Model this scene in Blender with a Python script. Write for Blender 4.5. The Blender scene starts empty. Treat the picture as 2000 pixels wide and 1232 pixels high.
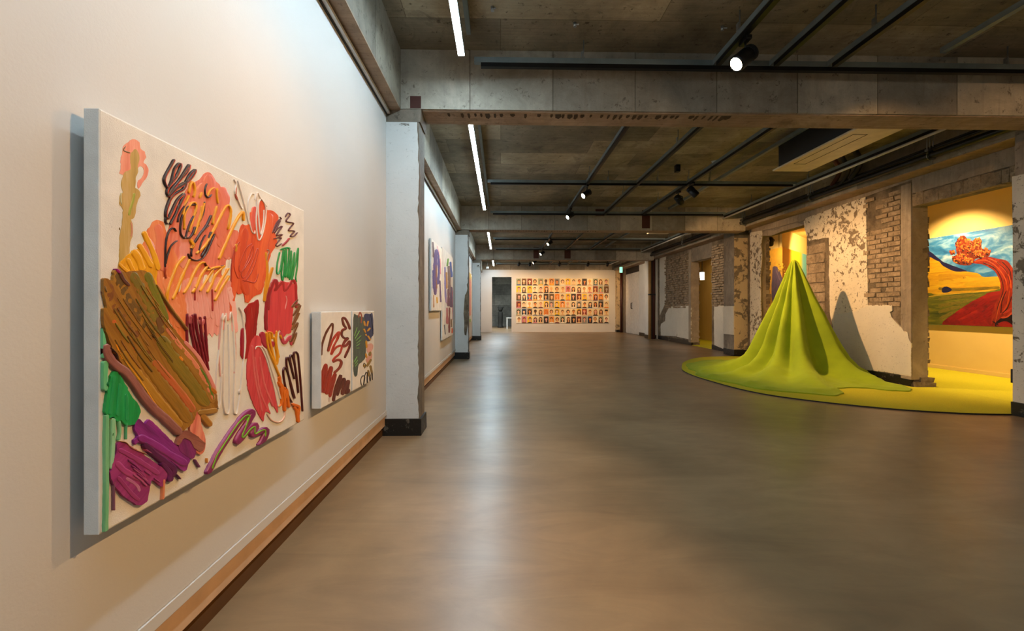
import bpy, math, random
from mathutils import Vector, Matrix, noise
from mathutils.geometry import tessellate_polygon
S = bpy.context.scene
COL = S.collection
R = math.radians

# ---------------------------------------------------------------- camera
F, CX, HY, H = 889., 1000., 603., 1.0
YAW = math.atan(22/889.)
cc, ss = math.cos(YAW), math.sin(YAW)
cam = bpy.data.cameras.new('camera'); cam.sensor_width = 36.; cam.lens = 36.*F/2000.
cam.shift_y = -(616.-HY)/2000.; cam.clip_start = .05; cam.clip_end = 200
co = bpy.data.objects.new('camera', cam); COL.objects.link(co)
co.location = (0, 0, H); co.rotation_euler = (R(90), 0, -YAW)
S.camera = co
# ---------------------------------------------------------------- world, exposure
w = bpy.data.worlds.new('world'); S.world = w; w.use_nodes = True
w.node_tree.nodes['Background'].inputs[0].default_value = (.7, .75, .8, 1)
w.node_tree.nodes['Background'].inputs[1].default_value = .03
S.view_settings.view_transform = 'Standard'; S.view_settings.look = 'None'
S.view_settings.gamma = 1; S.view_settings.use_curve_mapping = False
S.view_settings.exposure = 0.5
LED_COL, LED_STR = (.66, .87, 1.0), 72.
WARM = (1.0, .57, .24)
WARM2 = (1.0, .66, .30)
SPOT_W = 110.          # watts of one warm track spot (scaled per lamp)

# ---------------------------------------------------------------- picture -> place
def ray(x, y):
    a = (x-CX)/F; b = -(y-HY)/F
    return (ss+a*cc, cc-a*ss, b)
def onX(x, y, X):
    r = ray(x, y); t = X/r[0]; return Vector((X, r[1]*t, H+r[2]*t))
def onZ(x, y, Z=0.):
    r = ray(x, y); t = (Z-H)/r[2]; return Vector((r[0]*t, r[1]*t, Z))
class Pts(list): sc = 1.
def crop(ox, oy, sc):
    def f(pts):
        r = Pts((ox+a/sc, oy+b/sc) for a, b in pts); r.sc = sc; return r
    return f

# ---------------------------------------------------------------- colours
def lin(h):
    if not isinstance(h, str): return tuple(h)[:3]
    h = h.lstrip('#'); v = [int(h[i:i+2], 16)/255 for i in (0, 2, 4)]
    return tuple(c/12.92 if c <= .04045 else ((c+.055)/1.055)**2.4 for c in v)
def c4(h): return lin(h)+(1.,)

# ---------------------------------------------------------------- node helper
class NT:
    def __init__(s, name):
        m = bpy.data.materials.new(name); m.use_nodes = True
        s.m = m; s.t = m.node_tree; s.b = s.t.nodes['Principled BSDF']; s.tc = None
    def n(s, typ, **kw):
        nd = s.t.nodes.new(typ)
        for k, v in kw.items():
            if k.startswith('i_'):
                key = k[2:]; key = int(key) if key.isdigit() else key.replace('_', ' ')
                nd.inputs[key].default_value = v
            else: setattr(nd, k, v)
        return nd
    def l(s, a, b): s.t.links.new(a, b)
    def co(s, which='Object', scale=(1, 1, 1), rot=(0, 0, 0), loc=(0, 0, 0)):
        if not s.tc: s.tc = s.n('ShaderNodeTexCoord')
        mp = s.n('ShaderNodeMapping'); mp.inputs['Scale'].default_value = scale
        mp.inputs['Rotation'].default_value = rot; mp.inputs['Location'].default_value = loc
        s.l(s.tc.outputs[which], mp.inputs[0]); return mp.outputs[0]
    def noise(s, vec, scale, detail=5, rough=.55, dist=0.):
        nd = s.n('ShaderNodeTexNoise'); s.l(vec, nd.inputs['Vector'])
        nd.inputs['Scale'].default_value = scale; nd.inputs['Detail'].default_value = detail
        nd.inputs['Roughness'].default_value = rough; nd.inputs['Distortion'].default_value = dist
        return nd.outputs[0]
    def ramp(s, f, stops, interp='LINEAR'):
        nd = s.n('ShaderNodeValToRGB'); s.l(f, nd.inputs[0]); cr = nd.color_ramp; cr.interpolation = interp
        while len(cr.elements) < len(stops): cr.elements.new(.5)
        for e, (p, c) in zip(cr.elements, stops):
            e.position = p; e.color = c4(c) if not isinstance(c, (int, float)) else (c, c, c, 1)
        return nd.outputs[0]
    def mix(s, f, a, b, mode='MIX'):
        nd = s.n('ShaderNodeMix', data_type='RGBA', blend_type=mode)
        for sock, v in ((nd.inputs[0], f), (nd.inputs[6], a), (nd.inputs[7], b)):
            if isinstance(v, (int, float)): sock.default_value = v if sock == nd.inputs[0] else (v, v, v, 1)
            elif isinstance(v, (str, tuple)): sock.default_value = c4(v)
            else: s.l(v, sock)
        return nd.outputs[2]
    def math(s, op, a, b=0.):
        nd = s.n('ShaderNodeMath', operation=op)
        for i, v in enumerate((a, b)):
            if isinstance(v, (int, float)): nd.inputs[i].default_value = v
            else: s.l(v, nd.inputs[i])
        return nd.outputs[0]
    def bump(s, h, strength=.4, dist=.01, nrm=None):
        nd = s.n('ShaderNodeBump'); nd.inputs['Strength'].default_value = strength; nd.inputs['Distance'].default_value = dist
        s.l(h, nd.inputs['Height'])
        if nrm: s.l(nrm, nd.inputs['Normal'])
        s.l(nd.outputs[0], s.b.inputs['Normal']); return nd.outputs[0]
    def base(s, v):
        if isinstance(v, (str, tuple)): s.b.inputs['Base Color'].default_value = c4(v)
        else: s.l(v, s.b.inputs['Base Color'])
    def set(s, **kw):
        for k, v in kw.items():
            so = s.b.inputs[k.replace('_', ' ')]
            if isinstance(v, (int, float)): so.default_value = v
            elif isinstance(v, tuple): so.default_value = v if len(v) == 4 else v+(1,)
            else: s.l(v, so)

CACHE = {}
def plain(name, col, rough=.5, metal=0., bump=0., bs=60.):
    if name in CACHE: return CACHE[name]
    t = NT(name); v = t.co()
    f = t.noise(v, 9., 4)
    c = lin(col); d = tuple(max(0, x*.86) for x in c); e = tuple(min(1, x*1.08) for x in c)
    t.base(t.ramp(f, [(.3, d), (.7, e)])); t.set(Roughness=rough, Metallic=metal)
    if bump: t.bump(t.noise(v, bs, 4), bump, .004)
    CACHE[name] = t.m; return t.m
def glow(name, col, strength):
    t = NT(name); t.base('#ffffff'); t.set(Emission_Color=tuple(col)+(1,), Emission_Strength=strength)
    return t.m

def concrete(name, a, b, c, stain='#3a2f22', form=None, rough=.8, pit=.5, stain_amt=.5, plane='XY', drip=None, grain=(1.2, 26.), ga=.55, seam=.004, seamcol=.25):
    """board-formed concrete; form=(panel length, panel height) draws the formwork seams"""
    t = NT(name)
    rot = {'XY': (0, 0, 0), 'XZ': (R(-90), 0, 0), 'YZ': (R(-90), 0, R(-90))}[plane]
    v = t.co()
    if plane == 'XZ':
        sep = t.n('ShaderNodeSeparateXYZ'); t.l(v, sep.inputs[0]); cmb = t.n('ShaderNodeCombineXYZ')
        t.l(sep.outputs[0], cmb.inputs[0]); t.l(sep.outputs[2], cmb.inputs[1]); t.l(sep.outputs[1], cmb.inputs[2]); v2 = cmb.outputs[0]
    elif plane == 'YZ':
        sep = t.n('ShaderNodeSeparateXYZ'); t.l(v, sep.inputs[0]); cmb = t.n('ShaderNodeCombineXYZ')
        t.l(sep.outputs[1], cmb.inputs[0]); t.l(sep.outputs[2], cmb.inputs[1]); t.l(sep.outputs[0], cmb.inputs[2]); v2 = cmb.outputs[0]
    else: v2 = v
    big = t.noise(v, 1.3, 6, .6)
    col = t.ramp(big, [(.3, a), (.52, b), (.75, c)])
    mpn = t.n('ShaderNodeMapping'); t.l(v2, mpn.inputs[0]); mpn.inputs['Scale'].default_value = (grain[0], grain[1], 1.2)
    grain = t.noise(mpn.outputs[0], 1.6, 6, .65)
    col = t.mix(ga, col, t.ramp(grain, [(.3, .55), (.7, 1.25)]), 'MULTIPLY')
    hgt = t.math('MULTIPLY', grain, .6*ga)
    if form:
        br = t.n('ShaderNodeTexBrick'); t.l(v2, br.inputs['Vector'])
        br.inputs['Color1'].default_value = (.58, .57, .55, 1); br.inputs['Color2'].default_value = (1.32, 1.3, 1.24, 1)
        br.inputs['Mortar'].default_value = (seamcol, seamcol*.92, seamcol*.8, 1); br.inputs['Scale'].default_value = 1.
        br.inputs['Brick Width'].default_value = form[0]; br.inputs['Row Height'].default_value = form[1]
        br.inputs['Mortar Size'].default_value = seam; br.inputs['Mortar Smooth'].default_value = .3; br.offset = .37
        col = t.mix(.9, col, br.outputs[0], 'MULTIPLY')
        hgt = t.math('SUBTRACT', hgt, t.math('MULTIPLY', br.outputs[1], 1.2))
    st = t.noise(v, 2.6, 8, .7, .6)
    col = t.mix(t.ramp(st, [(.55, 0.), (.72, stain_amt)]), col, stain)
    ef = t.noise(v, 5.5, 10, .75, 1.2)                                     # pale lime bloom
    col = t.mix(t.ramp(ef, [(.6, 0.), (.75, .35)]), col, c)
    pits = t.noise(v, 17., 6, .8)
    pm = t.ramp(pits, [(.60, 0.), (.655, 1.)])
    col = t.mix(t.math('MULTIPLY', pm, pit), col, stain)
    if drip:
        mp3 = t.n('ShaderNodeMapping'); t.l(v2, mp3.inputs[0]); mp3.inputs['Scale'].default_value = (9., .5, 1.)
        dr = t.noise(mp3.outputs[0], 1.4, 4, .6)
        col = t.mix(t.ramp(dr, [(.58, 0.), (.70, .45)]), col, drip)
    col = t.mix(.6, col, t.ramp(t.noise(v, 3.7, 9, .75, .9), [(.32, .62), (.68, 1.3)]), 'MULTIPLY')
    fine = t.noise(v, 70., 5, .7)
    hgt = t.math('ADD', hgt, t.math('SUBTRACT', t.math('MULTIPLY', fine, .35), t.math('MULTIPLY', pm, .9)))
    t.base(col); t.set(Roughness=rough); t.bump(hgt, .7, .008)
    return t.m

def peeling(name, paint, under, amt=.5, scale=6., dirt=.4, rough=.7, yellow=None):
    """old paint or plaster that has come off in blotches"""
    t = NT(name); v = t.co()
    n1 = t.noise(v, scale, 9, .68, .5); n2 = t.noise(v, .9, 3)
    ma = t.math('ADD', n1, t.math('MULTIPLY', t.math('SUBTRACT', n2, .5), .35))
    mask = t.ramp(ma, [(1.-amt, 0.), (1.-amt+.02, 1.)])
    pn = t.ramp(t.noise(v, 2.2, 5), [(.3, tuple(x*.86 for x in lin(paint))), (.7, paint)])
    if yellow: pn = t.mix(t.ramp(t.noise(v, 1.6, 4), [(.45, 0.), (.65, .7)]), pn, yellow)
    sp = t.ramp(t.noise(v, 42., 4, .7), [(.62, 0.), (.70, dirt)])
    pn = t.mix(sp, pn, tuple(x*.35 for x in lin(under)))
    sc = t.co(scale=(6., 6., 40.)); scr = t.ramp(t.noise(sc, 2.2, 5, .7), [(.62, 0.), (.68, dirt*.8)])
    pn = t.mix(scr, pn, under)
    un = t.ramp(t.noise(v, 25., 6, .7), [(.25, tuple(x*.55 for x in lin(under))), (.7, under)])
    t.base(t.mix(mask, pn, un)); t.set(Roughness=rough)
    h = t.math('SUBTRACT', t.math('MULTIPLY', t.noise(v, 55., 4), .35), mask)
    h = t.math('SUBTRACT', h, sp); t.bump(h, .7, .006)
    return t.m

def paintmat(cols, rough=.38, su=260., sv=11., bmp=.55, dim=1.):
    """oil paint pulled along the stroke: streaks follow the stroke's own direction"""
    if isinstance(cols[0], bpy.types.Material): return cols[0]
    key = ('p', bmp)+tuple(cols)
    key += (dim,)
    if key in CACHE: return CACHE[key]
    cols = [tuple(x*dim for x in lin(c)) for c in cols]
    t = NT('oil_paint'); v = t.co('UV', (su, sv, 1))
    v2 = t.co('UV', (su*.22, sv*.5, 1), loc=(3.1, 1.7, 0))
    a = t.noise(v, 1., 4, .6); b = t.noise(v2, 1., 3)
    f = t.math('ADD', t.math('MULTIPLY', a, .45), t.math('MULTIPLY', b, .55))
    n = len(cols)
    if n == 1:
        c = lin(cols[0]); st = [(.38, tuple(x*.72 for x in c)), (.5, c), (.64, tuple(min(1, x*1.12+.012) for x in c))]
    else:
        st = [(.37+.27*i/(n-1), c) for i, c in enumerate(cols)]
    t.base(t.ramp(f, st)); t.set(Roughness=rough)
    t.bump(t.math('ADD', a, t.math('MULTIPLY', b, .5)), bmp, .0025)
    CACHE[key] = t.m; return t.m

# ---------------------------------------------------------------- mesh builder
class MB:
    def __init__(s): s.v = []; s.f = []; s.mi = []; s.uv = []; s.mats = []; s.sm = []
    def mat(s, m):
        if m not in s.mats: s.mats.append(m)
        return s.mats.index(m)
    def face(s, idx, m, uv=None, smooth=False):
        s.f.append(tuple(idx)); s.mi.append(s.mat(m)); s.uv.append(uv or [(0, 0)]*len(idx)); s.sm.append(smooth)
    def box(s, x0, x1, y0, y1, z0, z1, m, jit=0., rnd=None):
        b = len(s.v)
        for z in (z0, z1):
            for y in (y0, y1):
                for x in (x0, x1):
                    j = (rnd.uniform(-jit, jit), rnd.uniform(-jit, jit), rnd.uniform(-jit, jit)) if jit else (0, 0, 0)
                    s.v.append((x+j[0], y+j[1], z+j[2]))
        for q in ((0, 2, 3, 1), (4, 5, 7, 6), (0, 1, 5, 4), (2, 6, 7, 3), (0, 4, 6, 2), (1, 3, 7, 5)):
            s.face([b+i for i in q], m)
    def bar(s, a, b_, w_, h_, m, up=(0, 0, 1)):
        a, b_ = Vector(a), Vector(b_); d = (b_-a).normalized(); u = Vector(up)
        if abs(d.dot(u)) > .99: u = Vector((1, 0, 0))
        r = d.cross(u).normalized(); u = r.cross(d).normalized(); k = len(s.v)
        for p in (a, b_):
            for i, j in ((-1, -1), (1, -1), (1, 1), (-1, 1)): s.v.append(tuple(p+r*i*w_/2+u*j*h_/2))
        for q in ((0, 1, 2, 3), (7, 6, 5, 4), (0, 4, 5, 1), (1, 5, 6, 2), (2, 6, 7, 3), (3, 7, 4, 0)): s.face([k+i for i in q], m)
    def tube(s, pts, r, m, n=10, caps=True, radii=None):
        pts = [Vector(p) for p in pts]; k = len(s.v); ref = None
        for i, p in enumerate(pts):
            d = (pts[min(i+1, len(pts)-1)]-pts[max(i-1, 0)]).normalized()
            if ref is None: ref = Vector((0, 0, 1)) if abs(d.z) < .9 else Vector((1, 0, 0))
            a = d.cross(ref).normalized(); b = a.cross(d).normalized(); ref = b
            rr = radii[i] if radii else r
            for j in range(n):
                t = 2*math.pi*j/n; s.v.append(tuple(p+a*math.cos(t)*rr+b*math.sin(t)*rr))
        for i in range(len(pts)-1):
            for j in range(n):
                s.face([k+i*n+j, k+i*n+(j+1) % n, k+(i+1)*n+(j+1) % n, k+(i+1)*n+j], m, smooth=True)
        if caps:
            s.face([k+j for j in range(n)][::-1], m); e = k+(len(pts)-1)*n; s.face([e+j for j in range(n)], m)
    def build(s, name, parent=None, bevel=0., seg=2, kind=None):
        me = bpy.data.meshes.new(name); me.from_pydata(s.v, [], s.f)
        for m in s.mats: me.materials.append(m)
        me.polygons.foreach_set('material_index', s.mi); me.polygons.foreach_set('use_smooth', s.sm)
        ul = me.uv_layers.new(name='UVMap'); fl = [c for u in s.uv for p in u for c in p]; ul.data.foreach_set('uv', fl)
        me.update(); o = bpy.data.objects.new(name, me); COL.objects.link(o)
        if parent:
            o.parent = parent; o.matrix_parent_inverse = Matrix.Identity(4)
            L, q = Vector((0, 0, 0)), parent
            while q: L = L+Vector(q.location); q = q.parent
            me.transform(Matrix.Translation(-L))
        if bevel:
            md = o.modifiers.new('bevel', 'BEVEL'); md.width = bevel; md.segments = seg; md.limit_method = 'ANGLE'
        if kind: o['kind'] = kind
        return o

def tag(o, label, cat, group=None, kind=None):
    o['label'] = label; o['category'] = cat
    if group: o['group'] = group
    if kind: o['kind'] = kind
    return o
def empty(name, loc, label, cat, group=None):
    o = bpy.data.objects.new(name, None); COL.objects.link(o); o.location = loc; o.empty_display_size = .1
    return tag(o, label, cat, group)

def catmull(pts, step, closed=False):
    P = [Vector(p) for p in pts]; out = []; n = len(P)
    rng = range(n if closed else n-1)
    for i in rng:
        if closed: p0, p1, p2, p3 = P[i-1], P[i], P[(i+1) % n], P[(i+2) % n]
        else: p0, p1, p2, p3 = P[max(i-1, 0)], P[i], P[i+1], P[min(i+2, n-1)]
        k = max(1, int((p2-p1).length/step))
        for j in range(k):
            t = j/k; out.append(.5*((2*p1)+(p2-p0)*t+(2*p0-5*p1+4*p2-p3)*t*t+(3*p1-p0-3*p2+p3)*t**3))
    if not closed: out.append(P[-1])
    return out

# ---------------------------------------------------------------- paint on a surface
class Paint:
    """strokes laid on a flat support. to3(x, y) gives the point, nrm points at the viewer's side"""
    def __init__(s, to3, nrm, step=2.5, bmp=.55, tk=.55, su=260., lim=None, dim=1.):
        s.bmp = bmp; s.tk = tk; s.su = su; s.dim = dim
        def clamped(x, y):
            q = to3(x, y)
            if lim: q.y = min(max(q.y, lim[0]), lim[1]); q.z = min(max(q.z, lim[2]), lim[3])
            return q
        s.to3 = clamped; s.n = Vector(nrm); s.mb = MB(); s.k = 0; s.step = step
    def rib(s, pts, w_, cols, thick=.0016, jit=.14, sq=False):
        m = paintmat([cols] if not isinstance(cols, (tuple, list)) else cols, bmp=s.bmp, su=s.su, dim=s.dim)
        w_ = w_/getattr(pts, 'sc', 1.)
        s.k += 1; base = .0004+.00003*s.k; seed = s.k*7.31
        P = catmull(pts, s.step); n = len(P)
        if n < 2: return
        cum = [0.]
        for a, b in zip(P, P[1:]): cum.append(cum[-1]+(b-a).length)
        L = cum[-1] or 1.
        us = [-1, -.86, -.5, 0, .5, .86, 1]; k0 = len(s.mb.v); ring = len(us); uvs = []; vm = 0.; prev = None
        for i, p in enumerate(P):
            d = (P[min(i+1, n-1)]-P[max(i-1, 0)]); d = d.normalized() if d.length > 1e-6 else Vector((1, 0))
            nn = Vector((-d.y, d.x)); e = min(cum[i], L-cum[i])/max(w_*.5, .01)
            prof = (1. if e >= 1 else math.sqrt(max(.02, 1-(1-e)**2))) if not sq else (1. if e > .25 else .75)
            jw = 1+jit*1.6*noise.noise(Vector((cum[i]*.09, seed, 0)))
            c3 = s.to3(p.x, p.y)
            if prev is not None: vm += (c3-prev).length
            prev = c3; wm = (s.to3(p.x+nn.x*w_*.5, p.y+nn.y*w_*.5)-c3).length
            for u in us:
                ej = jit*.5*noise.noise(Vector((cum[i]*.35, u*3+seed, 2.))) if abs(u) > .8 else 0
                q = p+nn*(u*w_*.5*prof*(jw+ej)); q3 = s.to3(q.x, q.y)
                hh = 0. if abs(u) == 1 else base+s.tk*thick*((.6 if abs(u) > .8 else .9)+.5*noise.noise(Vector((cum[i]*.12, u*2.5, seed))))
                s.mb.v.append(tuple(q3+s.n*hh)); uvs.append((u*wm, vm))
        for i in range(n-1):
            for j in range(ring-1):
                ids = [k0+i*ring+j, k0+i*ring+j+1, k0+(i+1)*ring+j+1, k0+(i+1)*ring+j]
                s.mb.face(ids, m, [uvs[q-k0] for q in ids], True)
    def poly(s, pts, cols, ang=90., thick=.0008, rag=1.2, step=None):
        m = paintmat([cols] if not isinstance(cols, (tuple, list)) else cols, bmp=s.bmp, su=s.su, dim=s.dim)
        s.k += 1; h = .0004+.00003*s.k+thick*.15; seed = s.k*3.7
        P = catmull(pts, step or s.step*1.6, True); n = len(P); Q = []
        for i, p in enumerate(P):
            d = P[(i+1) % n]-P[i-1]; d = d.normalized() if d.length > 1e-6 else Vector((1, 0))
            j = rag*(noise.noise(Vector((p.x*.22, p.y*.22, seed)))+.6*noise.noise(Vector((p.x*.7, p.y*.7, seed))))
            Q.append(Vector((p.x-d.y*j, p.y+d.x*j)))
        k0 = len(s.mb.v); ca, sa = math.cos(R(ang)), math.sin(R(ang)); uv = []
        o3 = s.to3(Q[0].x, Q[0].y)
        for q in Q:
            q3 = s.to3(q.x, q.y); s.mb.v.append(tuple(q3+s.n*h)); d = q3-o3
            lat = d.y*s.n.x-d.x*s.n.y
            uv.append((-lat*sa+d.z*ca, lat*ca+d.z*sa))
        for q in Q: s.mb.v.append(tuple(s.to3(q.x, q.y)))
        for t in tessellate_polygon([[Vector((q.x, q.y, 0)) for q in Q]]):
            s.mb.face([k0+i for i in t], m, [uv[i] for i in t])
        for i in range(n):
            j = (i+1) % n; s.mb.face([k0+i, k0+j, k0+n+j, k0+n+i], m, [uv[i], uv[j], uv[j], uv[i]])

# ================================================================ MATERIALS OF THE PLACE
M = {}
def room_paint():
    t = NT('white_wall_paint'); v = t.co()
    t.base(t.ramp(t.noise(v, 1.2, 4), [(.3, '#c4c3c0'), (.7, '#cac9c6')])); t.set(Roughness=.62)
    t.bump(t.noise(v, 130., 3, .6), .25, .0015); return t.m
M['wall'] = room_paint()
def yellow_paint():
    t = NT('ochre_wall_paint'); v = t.co()
    t.base(t.ramp(t.noise(v, 1.2, 4), [(.3, '#dcbd72'), (.7, '#e4c880')])); t.set(Roughness=.7)
    t.bump(t.noise(v, 110., 3), .15, .001); return t.m
M['ochre'] = yellow_paint()
M['ceil'] = concrete('board_formed_ceiling', '#6f6650', '#918670', '#ada28a', form=(1.8, .46), stain='#352b1d', stain_amt=.75, plane='XY', seam=.003, seamcol=.5, pit=.8, ga=.4)
M['beamX'] = concrete('beam_concrete', '#9c9486', '#b2aa9c', '#c4bcae', form=(.66, 7.), grain=(22., 1.5), ga=.15, stain='#4a3a2c', stain_amt=.3, plane='XZ', drip='#8f8375', pit=.55)
M['beamY'] = concrete('edge_beam_concrete', '#7f786a', '#9b9383', '#b2aa9a', form=(1.1, 7.), grain=(14., 1.5), ga=.25, stain='#3c3124', stain_amt=.5, plane='YZ', pit=.5)
M['soffit'] = concrete('soffit_concrete', '#8c745c', '#a98f77', '#bda58b', stain='#4a3624', stain_amt=.6, plane='XY')
M['conc'] = concrete('raw_concrete', '#6c6253', '#85796a', '#9b9080', stain='#3d3326', stain_amt=.4, plane='YZ', pit=.4, grain=(14., 2.))
M['smooth'] = concrete('smooth_render', '#8a7c6a', '#9b8c78', '#a89a86', stain='#5e5142', stain_amt=.25, plane='YZ', pit=.1, grain=(16., 1.5))
M['colpaint'] = peeling('column_paint', '#dad9d5', '#8f887c', amt=.27, scale=7., dirt=.25)
M['plaster'] = peeling('flaking_plaster', '#dfd3bb', '#83725c', amt=.43, scale=13., dirt=.9)
M['plaster_low'] = peeling('scuffed_plaster', '#d6cfbf', '#94897a', amt=.30, scale=4., dirt=.55)
M['plaster_near'] = peeling('streaky_near_plaster', '#d2cbbd', '#7f7566', amt=.42, scale=6., dirt=.8)
M['plaster_cream'] = peeling('cream_plaster', '#cbb48c', '#857762', amt=.46, scale=7., dirt=.4)
M['plinth'] = peeling('chipped_black_plinth', '#17140f', '#6d6558', amt=.40, scale=9., dirt=.3, rough=.45)
def brickm():
    t = NT('grey_brick'); v = t.co()
    c = t.ramp(t.noise(v, 7., 6, .7), [(.25, '#6e5f4c'), (.5, '#9a866c'), (.75, '#b8a488')])
    t.base(t.mix(t.ramp(t.noise(v, 22., 6, .75), [(.5, 0.), (.66, .75)]), c, '#5c5040')); t.set(Roughness=.9)
    t.bump(t.noise(v, 45., 8, .75), .9, .012); return t.m
M['brick'] = brickm()
def mortarm():
    t = NT('rough_mortar'); v = t.co()
    c = t.ramp(t.noise(v, 5., 8, .7), [(.3, '#4c4234'), (.5, '#776854'), (.72, '#9d8d76')])
    t.base(c); t.set(Roughness=.92)
    t.bump(t.noise(v, 26., 9, .8, .8), 1., .02); return t.m
M['mortar'] = mortarm()
def floorm():
    t = NT('polished_cement_floor'); v = t.co()
    c = t.ramp(t.noise(v, .9, 7, .6, .5), [(.3, '#745e45'), (.5, '#887053'), (.7, '#998061')])
    sw = t.co(scale=(1, 3.2, 1)); c = t.mix(.35, c, t.ramp(t.noise(sw, 1.7, 8, .65, 1.6), [(.35, .6), (.65, 1.3)]), 'MULTIPLY')
    c = t.mix(t.ramp(t.noise(v, 60., 4, .7), [(.68, 0.), (.78, .35)]), c, '#3c3226')
    t.base(c); t.set(Roughness=t.ramp(t.noise(v, 2.3, 6), [(.3, .30), (.7, .37)])); t.set(Specular_IOR_Level=.55)
    t.bump(t.noise(v, 6., 3, .5), .03, .01); return t.m
M['floor'] = floorm()
M['steel'] = plain('grey_painted_steel', '#788486', .45, .3)
M['black'] = plain('black_metal', '#0d0d0e', .4, .2)
M['blackmat'] = plain('matt_black', '#100f10', .6)
M['zinc'] = plain('zinc_plated_steel', '#9a9fa0', .35, .8)
M['rust'] = plain('rust_brown', '#4a2014', .7, 0., .4)
M['white'] = plain('white_lacquer', '#d8d6d0', .4)
M['cream'] = plain('cream_plastic', '#cfc3a4', .4)
M['recess'] = plain('recess_board', '#c9a888', .6)
M['brownskirt'] = plain('brown_skirting', '#5a3d1c', .5)
M['mark'] = plain('drip_stain', '#4a3a2a', .9)
M['void'] = plain('dark_gap', '#0a0806', .9)
M['canvas_side'] = plain('primed_canvas', '#d9d9d6', .75, 0., .3, 350.)
M['canvas'] = plain('primed_canvas_front', '#dcd8d0', .75, 0., .3, 350.)
def carpetm():
    t = NT('lime_carpet'); v = t.co()
    t.base(t.ramp(t.noise(v, 120., 3), [(.3, '#a8a404'), (.7, '#bfb90a')])); t.set(Roughness=.95)
    t.bump(t.noise(v, 260., 3, .8), .6, .004); return t.m
M['carpet'] = carpetm()
def fleecem():
    t = NT('lime_fleece'); v = t.co()
    t.base(t.ramp(t.noise(v, 3., 5), [(.3, '#7c9204'), (.7, '#8ea407')])); t.set(Roughness=.9, Sheen_Weight=.15, Sheen_Roughness=.5, Sheen_Tint=(.8, 1., .2, 1))
    t.bump(t.noise(v, 160., 5, .8), .35, .003); return t.m
M['fleece'] = fleecem()

# ================================================================ THE SHELL
ZC, ZB, YN, YF = 3.05, 2.6, -4.2, 19.72          # slab, beam underside, back wall, far wall
XW, XR = -.90, 5.22                              # left panel face, right wall face
BAYS = [3.616, 9.09, 14.60]
mb = MB(); mb.box(-1.6, 9.4, YN-.2, 27.6, -.15, 0, M['floor']); mb.build('floor', kind='structure')
mb = MB(); mb.box(-1.6, 9.4, YN-.2, 27.6, ZC, ZC+.2, M['ceil']); mb.build('ceiling', kind='structure')
mb = MB(); mb.box(-1.6, 9.4, YN-.2, YN, 0, ZC, M['wall']); mb.build('wall_back', kind='structure')
mb = MB(); mb.box(-1.6, -1.05, YN, 27.6, 0, ZC, M['wall']); mb.build('wall_outer', kind='structure')
rnd = random.Random(4)

# cross beams
def beam(y0, rust):
    m = MB(); m.box(-.79, 4.95, y0, y0+.3, ZB-.02, ZC, M['beamX'])
    # chamfered lower lip with drip marks
    m.box(-.62, 4.95, y0+.02, y0+.28, ZB-.028, ZB-.018, M['soffit'])
    for k in range(46):                                                     # row of old drip marks along the front lip
        cx_ = -.42+k*.052+.02*noise.noise(Vector((k*1.7, y0, 0))); dd = .055+.09*abs(noise.noise(Vector((k*2.3, y0, 5)))); ww = .010+.026*abs(noise.noise(Vector((k*3.1, y0, 8))))
        if noise.noise(Vector((k*.9, y0, 2))) < -.25: continue
        kk = len(m.v); m.v += [(cx_-ww, y0+.05, ZB-.0305), (cx_+ww*.6, y0+.045, ZB-.0305), (cx_+ww, y0+.05+dd*.5, ZB-.0305), (cx_+ww*.3, y0+.05+dd, ZB-.0305), (cx_-ww*.7, y0+.05+dd*.8, ZB-.0305)]
        m.face([kk+i for i in range(5)], M['mark'])
    for (x0, x1, z0, z1) in rust: m.box(x0, x1, y0-.004, y0+.01, z0, z1, M['rust'])
    return m.build('ceiling_beam', kind='structure')
beam(3.616, [(-.715, -.63, 2.585, 2.68)])
beam(9.09, [(1.9, 2.08, 2.86, 3.0), (2.84, 3.0, 2.62, 2.98)])
beam(14.60, [(1.05, 1.22, 2.62, 2.98), (2.05, 2.25, 2.62, 2.98)])
beam(20.1, [])
beam(-1.86, [])
# long beam over the left panels, long beam over the right wall
m = MB(); m.box(-1.05, -.79, YN, 27.6, 2.575, ZC, M['beamY']); m.box(-.9, -.79, YN, 20, 2.568, 2.578, M['soffit']); m.build('edge_beam', kind='structure')
m = MB(); m.box(4.95, 5.5, YN, 27.6, 2.66, ZC, M['beamY']); m.box(4.95, 5.22, YN, 20, 2.652, 2.662, M['soffit']); m.build('edge_beam', kind='structure')

# left wall: one floating white panel per bay, rail above, recess and gap below
def left_panel(i, y0, y1):
    m = MB()
    m.box(-1.0, XW-.003, y0, y1, .203, 2.53, M['wall'])
    m.box(-1.0, XW+.002, y0, y1, .165, .200, M['wall'])
    m.box(-1.0, XW-.012, y0, y1, .078, .165, M['recess'])
    m.box(-1.0, -.955, y0, y1, .045, .078, M['void'])
    m.box(-1.0, -.93, y0, y1, 0, .047, M['brownskirt'])
    o = m.build('wall_left' if i == 0 else 'wall_left.%03d' % i, kind='structure')
    r = MB(); r.box(-.935, -.905, y0, y1, 2.53, 2.575, M['void']); r.box(-.897, -.872, y0, y1, 2.538, 2.556, M['white'])
    r.box(-.905, -.893, y0, y1, 2.530, 2.576, M['blackmat'])
    r.build('trim_%d' % (i+1), kind='structure')
left_panel(0, -4.2, 3.616); left_panel(1, 3.86, 9.09); left_panel(2, 9.33, 14.60); left_panel(3, 14.84, YF)

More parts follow.
